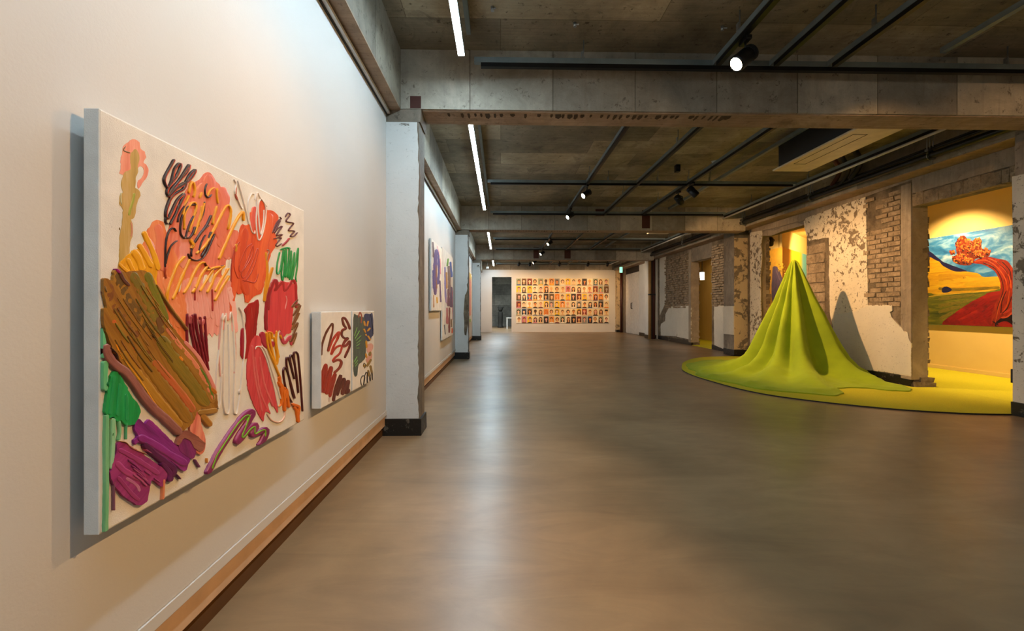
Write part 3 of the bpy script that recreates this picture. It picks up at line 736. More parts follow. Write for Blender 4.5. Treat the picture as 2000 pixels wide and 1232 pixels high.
# exit sign
M['exit'] = glow('exit_sign_face', (.12, 1., .55), 1.1)
e = empty('exit_sign', (4.60, 17.3, 2.6), 'small glowing green exit sign hanging near the far right corner', 'sign')
m = MB(); m.box(4.54, 4.66, 17.3, 17.33, 2.38, 2.60, M['white']); m.build('case', e); m = MB(); m.box(4.548, 4.652, 17.295, 17.301, 2.388, 2.592, M['exit']); m.build('face', e)
m = MB()   # running figure
for a in (((4.600, 17.292, 2.55), (4.600, 17.292, 2.50)), ((4.600, 17.292, 2.50), (4.575, 17.292, 2.455)), ((4.600, 17.292, 2.50), (4.628, 17.292, 2.46)), ((4.600, 17.292, 2.54), (4.635, 17.292, 2.52))): m.bar(a[0], a[1], .010, .004, M['white'], up=(0, 1, 0))
m.build('pictogram', e); m = MB(); m.tube([(4.60, 17.315, 2.6), (4.60, 17.315, ZC)], .006, M['zinc'], 6); m.build('hanger_rod', e)
# camera on the last column
e = empty('wall_camera', (-.72, 14.58, 2.5), 'small white dome camera on the last left column', 'camera'); m = MB(); m.tube([(-.72, 14.60, 2.38), (-.72, 14.57, 2.38), (-.72, 14.55, 2.38)], 0, M['white'], 14, True, [.045, .045, .03]); m.build('body', e); m = MB(); m.tube([(-.72, 14.55, 2.38), (-.72, 14.535, 2.38)], .018, M['blackmat'], 12); m.build('lens', e)
e = empty('projector', (-.45, 19.0, 2.75), 'small white device hanging in the far left ceiling corner', 'device'); m = MB(); m.box(-.60, -.50, 18.7, 18.9, 2.66, 2.73, M['white']); m.build('body', e, .01); m = MB(); m.tube([(-.55, 18.82, 2.72), (-.55, 18.82, ZC)], .008, M['zinc'], 8); m.build('hanger_rod', e)
# rusty upright pipes by the far right column
e = empty('downpipe', (5.02, 15.05, 0), 'pair of tall rust-brown pipes standing before the white-painted far column', 'pipe')
M['tan'] = plain('tan_painted_pipe', '#a8834e', .5)
for x, mt in ((4.955, M['tan']), (5.085, M['rust'])):
    m = MB(); m.tube([(x, 15.02, .0), (x, 15.02, 2.70)], .05, mt, 16); m.tube([(x, 15.02, 1.45), (x, 15.02, 1.50)], .056, M['blackmat'], 16); m.build('pipe', e)
m = MB(); m.box(4.99, 5.06, 15.0, 15.06, 0, 2.7, M['blackmat']); m.build('spine', e)
m = MB(); m.tube([(5.12, 19.2, 0), (5.12, 19.2, 2.7)], .055, plain('dark_red_pipe', '#3b1512', .5), 14); tag(m.build('downpipe'), 'dark red upright pipe beside the white double door', 'pipe')
# small dark switch box at the edge of the near column
m = MB(); m.box(4.835, 4.90, 4.17, 4.20, .30, .43, M['blackmat']); m.box(4.85, 4.885, 4.2, 4.203, .33, .40, M['black']); tag(m.build('switch_box', bevel=.003), 'small dark grey box low on the edge of the near right column', 'switch box')
# lantern in the far opening
e = empty('pendant_lantern', (5.75, 12.86, 2.2), 'lit pale pendant lantern hanging in the far yellow opening', 'lamp')
M['lantern'] = glow('lantern_glass', (1, .85, .6), 2.0)
m = MB(); m.tube([(5.72, 12.8, 1.82), (5.72, 12.8, 2.04)], .065, M['lantern'], 14); m.build('shade', e); m = MB(); m.tube([(5.72, 12.8, 2.04), (5.72, 12.8, 2.07)], .05, M['blackmat'], 14); m.build('cap', e)
m = MB(); m.tube([(5.72, 12.8, 2.07), (5.72, 12.8, 2.86)], .010, M['blackmat'], 6); m.build('chain', e)

# ================================================================ PAINTINGS
def canvas_box(x0, x1, y0, y1, z0, z1, parent, fmat=None, gap=.006):
    m = MB(); m.box(x0, x0+gap, y0+.03, y1-.03, z0+.03, z1-.03, M['blackmat']); m.build('stretcher', parent); x0 += gap
    m = MB(); m.box(x0, x1-.001, y0, y1, z0, z1, M['canvas_side']); m.box(x1-.0035, x1, y0+.002, y1-.002, z0+.002, z1-.002, fmat or M['canvas'])
    return m.build('canvas', parent, .004, 3)
XC = -.848
to = lambda X: (lambda x, y: onX(x, y, X))
e = empty('abstract_painting', (-.9, 1.48, .52), 'big abstract painting with a brown swath, pink masses and orange scribbles, nearest the viewer', 'painting')
canvas_box(-.9025, XC, .983, 1.985, .522, 1.424, e, gap=.0215)
P = Paint(to(XC), (1, 0, 0), su=120., bmp=.4, lim=(.986, 1.982, .525, 1.421))
A = crop(150, 200, 3.848); B = crop(300, 280, 4.93); C = crop(440, 340, 4.7375); D = crop(180, 500, 3.423); E_ = crop(340, 560, 4.1077); G = crop(160, 780, 4.108)
SAL, PK, OR = ('#c9604a', '#dd7560', '#e58c74'), ('#dc8076', '#e59a8e', '#ecb0a4'), ('#d96a3c', '#e0804f', '#e99a70')
P.poly(A([(345, 330), (385, 300), (400, 283), (440, 278), (470, 300), (478, 345), (508, 370), (518, 410), (500, 455), (520, 465), (537, 510), (525, 560), (490, 610), (460, 650), (455, 600), (490, 560), (505, 510), (490, 480), (460, 490), (440, 540), (400, 520), (345, 545), (318, 535), (330, 480), (325, 430), (340, 390)]), ('#dc8069', '#e5917a', '#eaa58f'))
P.poly(A([(400, 400), (440, 350), (460, 380), (470, 420), (455, 480), (460, 520), (445, 560), (440, 640), (465, 660), (475, 700), (445, 770), (440, 830), (425, 870), (405, 880), (420, 930), (415, 1010), (400, 1050), (395, 1130), (400, 1300), (310, 1300), (318, 1140), (322, 1000), (335, 930), (345, 800), (320, 770), (325, 690), (345, 680), (330, 620), (345, 560), (360, 520), (400, 500)]), ('#a98a44', '#bb9a55', '#c9a878'), 92, .0016)
P.rib(A([(430, 680), (420, 740), (400, 800), (390, 850)]), 22, ('#8f9a35', '#a9a048'))
P.rib(A([(365, 330), (350, 360), (400, 380)]), 9, '#6a5a28'); P.rib(A([(330, 680), (328, 730), (332, 765)]), 6, '#e0d2a0', .003); P.rib(A([(405, 900), (412, 960), (405, 1010)]), 10, '#cf8a74')
P.rib(A([(318, 940), (322, 960)]), 7, '#8a6a30'); P.rib(A([(258, 935), (260, 937)]), 3, '#40302a')
# main pink, salmon and orange masses
P.poly(B([(520, 275), (560, 300), (600, 370), (632, 392), (650, 430), (700, 500), (715, 570), (700, 640), (705, 720), (720, 800), (760, 830), (805, 842), (822, 870), (810, 960), (785, 1090), (740, 1110), (735, 1160), (700, 1260), (600, 1300), (300, 1300), (150, 1260), (100, 1200), (100, 1000), (110, 900), (150, 800), (170, 700), (230, 590), (300, 470), (340, 400), (380, 380), (440, 350), (480, 300)]), SAL, 78)
P.rib(B([(520, 300), (560, 500), (620, 800), (700, 1000), (720, 1120)]), 120, ('#c95d48', '#d97258', '#e2826c'), .0014)
P.rib(B([(640, 420), (690, 560), (660, 800), (640, 1000)]), 90, ('#d4664f', '#e17f68'), .0014)
P.rib(B([(470, 380), (440, 600), (430, 800), (400, 1000), (420, 1230)]), 110, ('#cf6a4e', '#de8064', '#e5947c'), .0014)
P.rib(B([(330, 560), (300, 760), (300, 1000), (280, 1200)]), 110, ('#dd8274', '#e3988c'), .0012)
P.poly([(283, 470), (285, 452), (292, 443), (297, 434), (306, 430), (318, 434), (322, 445), (330, 470), (345, 500), (362, 540), (365, 575), (366, 610), (362, 665), (350, 660), (330, 625), (318, 600), (300, 560), (290, 520), (280, 500), (277, 480)], OR, 100)
P.rib(B([(30, 780), (60, 900), (60, 1050), (100, 1230)]), 100, ('#d9694c', '#e08766'), .0012)
P.rib(A([(520, 1020), (560, 1100), (580, 1240)]), 60, ('#e09aa0', '#e3a48e'), .001)
P.poly([(355, 560), (362, 545), (400, 540), (440, 545), (452, 570), (458, 600), (461, 630), (462, 645), (455, 642), (450, 618), (444, 610), (440, 625), (433, 622), (430, 640), (424, 655), (418, 650), (414, 659), (408, 650), (404, 658), (398, 643), (392, 635), (385, 622), (376, 610), (366, 612), (358, 600)], PK, 82)
for a in range(9):
    x = 372+a*10; P.rib([(x-8+a*.4, 548), (x-2, 585), (x+3, 640+random.Random(a).uniform(-26, 12))], 10, PK, .0012)
P.rib([(447, 560), (455, 600), (459, 650)], 12, ('#e8a59c', '#efb9af'))
P.rib([(340, 555), (350, 590), (358, 640)], 26, OR, .0012); P.rib([(322, 540), (338, 590), (352, 640)], 22, ('#df7a4c', '#e89568'), .0012)
P.poly(B([(700, 1120), (735, 1100), (742, 1150), (720, 1220), (690, 1200)]), '#e6d8c8', 80)
for q in ([(352, 547), (348, 570)], [(372, 549), (365, 565)], [(388, 546), (382, 562)], [(402, 536), (396, 556)], [(414, 530), (408, 552)], [(438, 520), (433, 538)]): P.rib(q, 6, '#eadccb')
# yellow petals at the left
YEL = ('#d08a08', '#e3a013', '#ecb02a')
P.poly(D([(175, 50), (182, 70), (205, 80), (240, 96), (280, 100), (340, 100), (380, 140), (415, 220), (440, 300), (449, 315), (444, 250), (425, 150), (432, 120), (425, 70), (400, 30), (360, -20), (320, -50), (250, -20)]), YEL, 70)
for a, b_ in (([(498, 968), (530, 1040), (570, 1130), (610, 1260)], 44), ([(462, 1062), (500, 1130), (560, 1240)], 46), ([(415, 1110), (460, 1180), (490, 1270)], 60), ([(372, 1170), (400, 1230), (430, 1290)], 40), ([(314, 1212), (350, 1250), (400, 1290)], 26)): P.rib(A(a), b_, YEL, .0022)
# orange-red mass on the right
P.poly(C([(140, 475), (200, 470), (225, 440), (230, 360), (262, 345), (290, 285), (340, 240), (370, 290), (385, 330), (440, 340), (490, 400), (480, 440), (450, 520), (470, 600), (460, 660), (430, 720), (400, 800), (390, 880), (370, 960), (350, 1040), (325, 1110), (280, 1120), (240, 1150), (210, 1190), (180, 1180), (168, 1060), (155, 1000), (135, 1040), (142, 1100), (112, 1108), (98, 1080), (70, 1240), (35, 1260), (42, 1100), (50, 900), (62, 780), (80, 680), (110, 590), (130, 540)]), ('#c8431f', '#d9552c', '#e2673a'), 84, .0012, 2.)
P.rib(C([(400, 360), (400, 500), (350, 700), (330, 900), (300, 1080)]), 90, ('#d85028', '#e26436', '#e87242'), .001)
P.rib(C([(180, 500), (160, 700), (150, 900), (200, 1120)]), 80, ('#c4401e', '#d6522c'), .001)
P.rib(C([(270, 300), (250, 420), (240, 520)]), 46, ('#d2605a', '#d8523a'), .001)
for q in ([(240, 640), (180, 700), (120, 860), (150, 900), (240, 760), (250, 660), (200, 800), (140, 930), (180, 950), (260, 780), (290, 690), (295, 740), (240, 900), (170, 1000)], [(130, 620), (90, 700), (75, 850), (110, 960), (130, 960)], [(300, 920), (270, 1000), (200, 990), (150, 980)], [(95, 640), (60, 800), (50, 1000)]): P.rib(C(q), 9, '#b0321a', .0022)
for q in ([(100, 640), (90, 720)], [(370, 720), (385, 900), (370, 1060), (358, 1180)], [(435, 860), (400, 980), (370, 1110)]): P.rib(C(q), 26, ('#c07a10', '#e09616'), .002)
P.rib(C([(375, 700), (400, 710), (385, 760), (378, 800)]), 16, ('#6a3010', '#e0a088'), .003)
# crimson square with dark arches, brown zigzag beside it
P.poly(E_([(762, 0), (800, -30), (880, -40), (960, -20), (980, 20), (975, 100), (955, 160), (942, 280), (935, 370), (900, 375), (880, 400), (860, 380), (845, 345), (800, 380), (770, 375), (740, 370), (745, 200), (755, 80)]), ('#c03038', '#d03c44', '#d84a4c'), 88, .0012)
P.rib(C([(395, 1260), (400, 1120), (440, 1000), (465, 985), (470, 1040), (445, 1080)]), 34, ('#8a0f1c', '#a01a26'), .002)
P.rib(C([(455, 1080), (500, 1020), (530, 1000), (545, 1080), (600, 1010), (625, 980), (645, 1010), (650, 1110), (656, 1240)]), 26, ('#9a1822', '#b0242c'), .002)
P.rib(E_([(765, 0), (742, 120), (733, 260), (738, 350)]), 26, ('#7f0f1c', '#98182a'), .002)
P.rib(E_([(700, 360), (720, 440), (760, 480), (800, 440)]), 46, ('#9a1f38', '#b03048'), .0016)
P.rib(E_([(850, 360), (880, 450), (930, 400), (940, 470)]), 26, ('#b03048', '#c04858'), .0016)
P.rib(E_([(890, 70), (900, 110), (885, 180)]), 7, '#e0908a', .003)
P.rib(E_([(990, 100), (940, 160), (1000, 140), (950, 230), (1010, 150), (945, 300), (1000, 210), (940, 340), (990, 290), (930, 440), (978, 370), (945, 465)]), 15, ('#5e3418', '#8a5a30'), .0028)
# dark red bar, red-pink leaf
P.poly(E_([(558, 190), (600, 135), (640, 122), (668, 100), (676, 170), (660, 300), (645, 430), (605, 520), (572, 580), (545, 580), (528, 520), (540, 400), (570, 300), (575, 220)]), ('#860a10', '#a01016', '#ad1a1c'), 84, .0014)
P.rib(E_([(610, 160), (618, 230), (615, 260)]), 7, '#b8403a', .002)
P.rib(E_([(548, 330), (540, 450), (552, 570)]), 24, ('#8c1024', '#a82038'), .0016)
P.poly(E_([(640, 395), (680, 400), (700, 470), (740, 620), (780, 760), (805, 850), (828, 1010), (800, 965), (760, 920), (745, 945), (770, 1020), (730, 1000), (712, 1078), (690, 1050), (640, 960), (590, 820), (578, 650), (598, 480)]), ('#b82f3a', '#cd4148', '#d8565a'), 78, .0014)
for q in ([(620, 470), (640, 700), (700, 1000)], [(680, 560), (720, 780), (790, 960)], [(640, 560), (680, 820), (740, 980)]): P.rib(E_(q), 16, ('#c23a42', '#e07a74'), .0016)
P.rib(E_([(740, 1020), (780, 1070), (840, 1085), (880, 1050), (885, 990)]), 9, '#e2b4a0', .0018)
# green scribble, maroon squiggles
P.rib(C([(500, 720), (478, 820), (472, 900), (482, 925), (505, 880), (535, 700), (522, 850), (515, 930), (528, 985), (545, 850), (562, 690), (556, 850), (552, 950), (570, 900), (590, 680), (580, 850), (578, 960), (595, 850), (608, 710), (600, 850), (592, 975), (612, 850), (636, 725), (625, 850), (612, 980), (640, 850), (670, 685), (662, 850), (648, 955), (655, 1000)]), 10, ('#0f7a38', '#1f9a4a'), .0024, .08)
P.rib(C([(505, 700), (570, 680), (600, 690)]), 14, '#14883e'); P.rib(C([(540, 700), (545, 800), (560, 950)]), 12, '#1a9246')
P.rib(C([(550, 400), (575, 360), (598, 372), (575, 405), (558, 435), (590, 445), (628, 455), (600, 490), (580, 522), (610, 522), (638, 528), (612, 555), (598, 575), (630, 575), (665, 538)]), 10, '#571410', .0026, .08)
P.rib(C([(500, 395), (515, 412), (470, 445), (430, 545), (478, 455), (505, 430), (470, 500), (448, 545), (480, 505), (522, 482), (490, 530), (468, 570), (500, 560), (525, 560), (480, 590), (440, 600), (480, 590), (515, 590), (480, 630), (460, 660), (478, 668), (520, 640)]), 9, '#571410', .0026, .08)
P.rib(C([(520, 665), (560, 630), (592, 590)]), 18, ('#8a2430', '#b04048'))
# white ridges of paint
WH = ('#d8c6b8', '#e8dfd6')
for q in ([(75, 50), (95, 90), (82, 160), (105, 215), (120, 260), (150, 320), (158, 310)], [(110, 60), (150, 200), (195, 380), (215, 470)], [(262, 190), (240, 180), (210, 250), (212, 400), (235, 520), (265, 550), (268, 520)], [(290, 180), (285, 300), (278, 440), (288, 560), (300, 610), (325, 590), (355, 480), (370, 340), (345, 245), (318, 232), (298, 300), (305, 440), (320, 560), (345, 450), (350, 330)], [(270, 240), (290, 170), (320, 220), (380, 300)]): P.rib(C(q), 9, WH, .0034, .2)
P.rib(C([(92, 120), (92, 200), (110, 240)]), 12, ('#a03a28', '#d88a78'), .003)
for q in ([(385, 210), (370, 400), (340, 640), (332, 850), (345, 970), (362, 930), (378, 700)], [(410, 210), (396, 450), (388, 850), (398, 990), (418, 1018), (438, 980), (440, 700), (432, 300)], [(440, 260), (452, 205), (470, 320), (482, 600), (474, 960), (488, 1018), (508, 980), (540, 720), (560, 450), (545, 240), (515, 165)], [(645, 500), (655, 480), (690, 490), (740, 600), (800, 820), (830, 960), (850, 950)], [(660, 480), (720, 500), (790, 700), (850, 900)]): P.rib(E_(q), 9, ('#dccbbb', '#e6dccf'), .0034, .18)
P.rib(E_([(560, 340), (565, 450), (555, 560)]), 10, WH, .003); P.rib(E_([(385, 215), (380, 270), (405, 230), (405, 290)]), 12, WH, .004); P.rib(E_([(520, 820), (520, 860)]), 14, WH, .004); P.rib(E_([(548, 200), (556, 260)]), 16, WH, .004)
P.rib(E_([(475, 330), (488, 500), (480, 700)]), 7, '#d8988c'); P.rib(E_([(370, 240), (355, 500), (365, 720)]), 6, '#dba598')
# dark scribbles at the top left
DK = '#2c100c'
p1 = [(185, 152), (150, 220), (105, 300), (90, 350), (105, 400), (130, 420), (160, 360), (190, 250), (235, 190), (250, 215), (220, 290), (170, 370), (125, 430), (120, 490), (170, 440), (250, 330), (330, 205), (310, 270), (240, 350), (150, 450), (125, 510)]
p2 = [(392, 250), (340, 340), (300, 370), (345, 290), (392, 252), (350, 330), (280, 390), (200, 440), (135, 510), (180, 450), (260, 390), (300, 380), (270, 440), (200, 480), (150, 530), (110, 640), (108, 710), (130, 720), (170, 640), (220, 540), (285, 485), (250, 570), (190, 700), (150, 780)]
P.rib(B([(x+7, y+4) for x, y in p1]), 17, ('#b02a1a', '#dd4a28'), .003, .2); P.rib(B(p1), 15, DK, .004, .15)
P.rib(B([(x+7, y+5) for x, y in p2]), 18, ('#a82418', '#d8482a'), .003, .2); P.rib(B(p2), 16, DK, .004, .15)
P.rib(B([(110, 700), (108, 760), (130, 780)]), 16, DK, .003)
for q in ([(208, 850), (185, 815), (150, 830), (118, 900), (105, 1000), (100, 1190)], [(218, 935), (160, 985), (122, 1080), (106, 1160)], [(505, 385), (485, 440), (492, 500), (520, 520), (550, 490)]): P.rib(B(q), 11, '#2a120e', .003)
P.rib(B([(100, 1190), (100, 1250), (110, 1300)]), 14, ('#9a3018', '#c85a30'), .003)
# yellow and maroon scribbles over the pink
Y2 = ('#d98c06', '#f0a810')
for q, ww in (([(330, 480), (350, 385), (375, 378), (388, 450), (375, 520)], 20), ([(430, 525), (455, 470)], 22), ([(505, 505), (540, 445), (580, 422)], 14), ([(600, 430), (600, 500), (612, 580)], 16), ([(330, 500), (290, 600), (270, 700)], 16), ([(285, 830), (285, 700), (325, 610), (365, 568), (400, 585), (385, 680), (330, 850)], 16), ([(455, 600), (440, 700), (380, 880)], 18), ([(480, 570), (430, 760)], 12), ([(598, 600), (575, 690), (560, 780)], 18), ([(400, 1060), (480, 990), (555, 860), (630, 710), (690, 605), (725, 605), (735, 660), (722, 760), (708, 830)], 20), ([(620, 1115), (700, 930), (780, 760), (850, 660), (858, 745)], 21), ([(340, 920), (370, 980), (345, 1010)], 30), ([(440, 700), (420, 760), (430, 800)], 12)): P.rib(B(q), ww, Y2, .0038, .12)
for q, ww in (([(400, 590), (330, 600), (268, 690), (248, 800), (255, 880), (290, 915), (300, 880)], 12), ([(300, 905), (330, 910), (365, 870), (390, 800)], 14), ([(400, 660), (340, 760), (310, 850), (300, 900)], 9), ([(545, 690), (500, 790), (430, 880), (380, 960)], 19), ([(380, 960), (355, 1030), (352, 1090)], 9), ([(350, 1000), (450, 850), (520, 790), (460, 840)], 9), ([(545, 850), (500, 990), (450, 1090)], 17), ([(490, 880), (450, 950), (420, 1060)], 7), ([(320, 1060), (345, 1110), (420, 1125), (480, 1080), (540, 960), (580, 870)], 12), ([(480, 560), (470, 660), (430, 760)], 7), ([(310, 560), (240, 680), (220, 760)], 6)): P.rib(B(q), ww, '#3a150e', .003, .15)
# yellow diagonal hatch
for q in ([(612, 0), (560, 60), (520, 160), (495, 240), (492, 310)], [(645, 20), (600, 120), (560, 220), (528, 290)], [(745, 42), (712, 50), (670, 120), (640, 190), (604, 250)], [(765, 60), (720, 130), (690, 200), (662, 245)], [(800, 90), (770, 140), (712, 235)], [(880, 62), (820, 120), (790, 190), (760, 245)], [(905, 80), (850, 170), (815, 238)], [(910, 130), (860, 210), (812, 300)], [(870, 70), (820, 75), (760, 95)]): P.rib(D(q), 14, Y2, .0034, .12)
P.rib(D([(745, 42), (760, 70), (800, 90), (870, 60)]), 8, '#7a3010', .003)
# maroon vertical lines
for q in ([(95, 215), (92, 330), (98, 470)], [(120, 235), (125, 340), (150, 460), (165, 545)], [(138, 222), (150, 380), (180, 480), (202, 600)], [(160, 215), (175, 340), (210, 500), (237, 628)], [(198, 240), (215, 400), (245, 560), (266, 672)], [(236, 235), (245, 380), (255, 520), (262, 600)]): P.rib(E_(q), 12, ('#701020', '#8f1c2c'), .003, .1)
for q in ([(120, 230), (120, 300)], [(200, 260), (212, 300), (230, 260)]): P.rib(E_(q), 26, ('#b84a50', '#d88080'), .0012)
for q in ([(157, 0), (157, 110)], [(296, 20), (300, 195)], [(28, 0), (10, 60)]): P.rib(E_(q), 6, '#b83c30')
# orange and yellow below the square
for q, ww in (([(735, 362), (745, 480), (800, 620), (840, 720)], 12), ([(755, 370), (765, 450), (800, 600), (815, 622), (822, 560), (800, 400)], 14), ([(815, 350), (812, 450), (832, 570)], 12), ([(845, 385), (855, 420)], 10), ([(740, 365), (775, 370), (780, 420)], 12)): P.rib(E_(q), ww, ('#cf7f08', '#eea818'), .003)
ORG = ('#cc5c0a', '#e27616')
for q, ww in (([(838, 715), (845, 770), (865, 810), (878, 900), (880, 1000)], 22), ([(828, 760), (850, 800), (890, 820), (905, 900), (913, 970)], 20), ([(850, 800), (858, 900), (850, 950), (825, 960)], 14), ([(890, 820), (880, 900)], 18), ([(935, 940), (965, 950), (1002, 962)], 24), ([(950, 960), (980, 1000), (990, 1090)], 24), ([(1000, 960), (992, 1030)], 14)): P.rib(E_(q), ww, ORG, .003, .3)
P.rib(E_([(940, 930), (900, 850), (875, 740), (870, 670), (885, 645), (910, 700), (945, 830), (962, 895), (945, 860), (915, 720), (895, 620), (898, 565), (918, 590), (945, 690), (958, 740), (935, 640), (922, 570), (938, 545), (965, 640), (985, 780), (990, 850), (975, 720), (955, 560), (958, 525), (985, 535), (1000, 660), (1015, 850), (1025, 1000)]), 8, '#4a0e0c', .0026, .1)
# the big brown swath
P.poly(D([(50, 480), (75, 560), (70, 640), (60, 680), (50, 640), (47, 560)]), ('#4fae74', '#72c090'), 95); P.rib(D([(75, 700), (70, 800), (75, 900)]), 40, ('#3fa868', '#86c69a'), .001)
P.rib(G([(185, 120), (180, 350), (182, 700), (176, 1075)]), 34, ('#5cab74', '#86bf90'), .001, .1); P.rib(G([(235, 150), (232, 350), (220, 560)]), 36, ('#6fb886', '#a8cfa8'), .001); P.rib(G([(282, 170), (290, 260), (278, 330)]), 18, '#78ba88', .001); P.rib(G([(342, 190), (340, 320)]), 8, '#5cae76', .001)
P.poly(D([(130, 770), (95, 870), (78, 960), (70, 1050), (100, 1085), (130, 1075), (150, 1105), (180, 1095), (200, 1125), (235, 1130), (275, 1122), (300, 1060), (306, 1010), (245, 930), (185, 820)]), ('#047a36', '#109248', '#22a058'), 88, .0016, 2.)
for q in ([(130, 800), (100, 1060)], [(170, 850), (150, 1070)], [(210, 920), (215, 1100)]): P.rib(D(q), 26, ('#078040', '#2aa862'), .002)
P.rib(G([(228, 270), (226, 290)]), 14, '#0c6a34', .003); P.rib(D([(88, 840), (86, 870)]), 18, '#0a7038', .003)
P.rib(G([(240, 660), (240, 890)]), 9, '#8a5064', .002); P.rib(G([(640, 640), (634, 815)]), 18, '#dd8458', .002); P.rib(G([(990, 470), (992, 510)]), 9, '#d98a34')
P.poly(G([(880, 120), (920, 100), (945, 210), (975, 320), (970, 400), (935, 440), (890, 400), (850, 250)]), ('#c8604e', '#dd8068', '#e59a7c'), 80, .0016)
P.poly(G([(405, 200), (435, 155), (490, 195), (520, 160), (600, 230), (700, 330), (770, 390), (850, 480), (835, 520), (810, 575), (740, 530), (700, 500), (640, 480), (560, 420), (450, 340), (410, 362), (400, 325), (430, 290), (405, 245)]), ('#6a1460', '#82207a', '#9a3088'), 138, .002)
P.rib(G([(480, 350), (560, 430), (650, 500), (720, 560), (700, 620)]), 60, ('#3c0a34', '#6a1458'), .003)
P.rib(G([(430, 300), (560, 360), (700, 450), (820, 520)]), 70, ('#7a1c70', '#962a86'), .003)
P.rib(G([(620, 500), (690, 600), (680, 660)]), 50, ('#4a0c40', '#701a60'), .003); P.rib(G([(740, 600), (775, 640)]), 10, '#5a1450', .003); P.rib(G([(890, 480), (930, 545)]), 14, '#7a3a6a', .002)
P.poly(G([(265, 350), (310, 345), (345, 365), (400, 390), (530, 480), (640, 560), (665, 610), (630, 700), (580, 670), (540, 650), (520, 735), (500, 820), (435, 850), (380, 820), (320, 780), (240, 690), (205, 600), (225, 520), (250, 440)]), ('#7e1f60', '#962c70', '#a63c7a'), 28, .0024, 1.4)
P.rib(G([(250, 500), (330, 580), (480, 650)]), 60, ('#8a2464', '#a83c7a', '#b4566c'), .0016)
P.rib(G([(270, 400), (400, 470), (600, 600)]), 50, ('#8c2668', '#a23a74'), .0016); P.rib(G([(330, 630), (420, 690), (440, 740)]), 30, ('#a23c78', '#c890a0'), .001); P.rib(G([(262, 620), (380, 760), (440, 810)]), 40, ('#86245f', '#a03a70'), .0016)
P.rib(G([(285, 335), (330, 345), (370, 385), (420, 410), (500, 440)]), 6, '#c87a50', .004)
P.poly(G([(770, 330), (840, 312), (900, 370), (880, 470), (830, 460), (760, 400)]), ('#6a1858', '#86286e'), 110, .002)
P.rib(D([(100, 600), (80, 612), (84, 650), (106, 690), (150, 735), (215, 780), (270, 850), (330, 940), (400, 1020), (480, 1090), (580, 1190)]), 62, ('#774440', '#8f5850', '#a06a5e'), .003, .06)
P.poly(D([(46, 190), (66, 148), (118, 165), (128, 110), (150, 88), (200, 108), (250, 100), (340, 100), (390, 150), (430, 260), (490, 430), (560, 520), (640, 620), (700, 700), (760, 800), (805, 880), (822, 960), (818, 1015), (760, 1020), (690, 1035), (665, 1100), (620, 1150), (575, 1170), (540, 1130), (440, 1060), (340, 920), (240, 790), (160, 690), (110, 600), (64, 480), (50, 400), (46, 355), (76, 345), (70, 300)]), ('#80501a', '#966420', '#a57426'), 124, .003, 1.6)
S3 = lambda pts, w_, cols: P.rib(D(pts), w_, tuple(tuple(min(1, x*1.22) for x in lin(c)) for c in ((cols,) if isinstance(cols, str) else cols)), .0007, .07)
S3([(80, 365), (110, 480), (180, 620), (260, 740)], 64, ('#5d6a1e', '#8a7a24', '#a86a28'))
S3([(100, 400), (180, 520), (260, 620), (360, 740)], 44, ('#8a5a20', '#c0522a', '#cf5c2c'))
S3([(92, 185), (125, 310), (200, 440), (300, 580), (370, 700)], 96, ('#5a3216', '#744220', '#86582a'))
S3([(150, 110), (210, 260), (300, 400), (390, 530)], 84, ('#4a3418', '#5e4420', '#7a5524'))
S3([(250, 110), (330, 260), (400, 400), (440, 520)], 84, ('#5a4a18', '#6e5c1e', '#806a24'))
S3([(345, 110), (400, 240), (450, 360), (475, 440)], 66, ('#4e4c12', '#69641a', '#7d7420'))
S3([(420, 400), (440, 470), (440, 520)], 60, ('#5a3a20', '#6e4a26'))
S3([(180, 640), (300, 800), (440, 980), (580, 1140)], 70, ('#8a6018', '#9c6c1c', '#a0752a'))
S3([(300, 640), (420, 820), (560, 1000), (640, 1110)], 100, ('#70521a', '#855c18', '#94661e'))
S3([(390, 700), (480, 800), (580, 920), (665, 1040)], 58, ('#7e5a1a', '#a8532a', '#b85a30'))
S3([(430, 540), (540, 700), (660, 860), (760, 1000)], 110, ('#5e5210', '#76601a', '#8a661a'))
S3([(520, 560), (640, 720), (740, 860), (800, 980)], 74, ('#705618', '#8c6020', '#9c6a28'))
S3([(480, 480), (570, 600), (670, 720), (750, 860), (800, 960)], 36, ('#a05c3a', '#c07050', '#c87a5c'))
S3([(600, 570), (690, 670), (760, 790), (805, 890)], 28, ('#b86a60', '#c88070'))
S3([(700, 750), (740, 800), (775, 890), (800, 960)], 18, ('#3f5a12', '#5c7420'))
S3([(690, 1045), (760, 1040), (825, 1030)], 40, ('#7a5a20', '#a87838')); S3([(720, 1060), (760, 1110), (785, 1135)], 46, ('#8a5c1c', '#a06c28'))
S3([(140, 590), (165, 650), (185, 690)], 12, '#e08a14'); S3([(200, 700), (300, 830), (380, 950), (455, 1060)], 8, '#d08c14'); S3([(565, 670), (590, 700)], 22, '#d07a1c'); S3([(780, 880), (815, 920)], 30, ('#8c5010', '#c87018'))
P.rib(D([(140, 85), (165, 115)]), 22, ('#8a1468', '#a0207a'), .003); P.rib(D([(160, 100), (190, 160), (230, 200)]), 26, ('#4a2420', '#6a3c28'), .002); P.rib(D([(100, 610), (140, 650), (150, 690)]), 8, '#4a3024', .004)
P.rib(D([(385, 530), (395, 545)]), 18, '#4a3016', .004); P.rib(D([(60, 200), (75, 240)]), 10, '#a88050', .004)
P.poly(G([(770, 275), (820, 248), (900, 290), (950, 335), (972, 350), (940, 420), (880, 385), (850, 335), (800, 310), (755, 370), (735, 360)]), ('#7e463c', '#92564a', '#a06858'), 150, .003)
rq = random.Random(5)
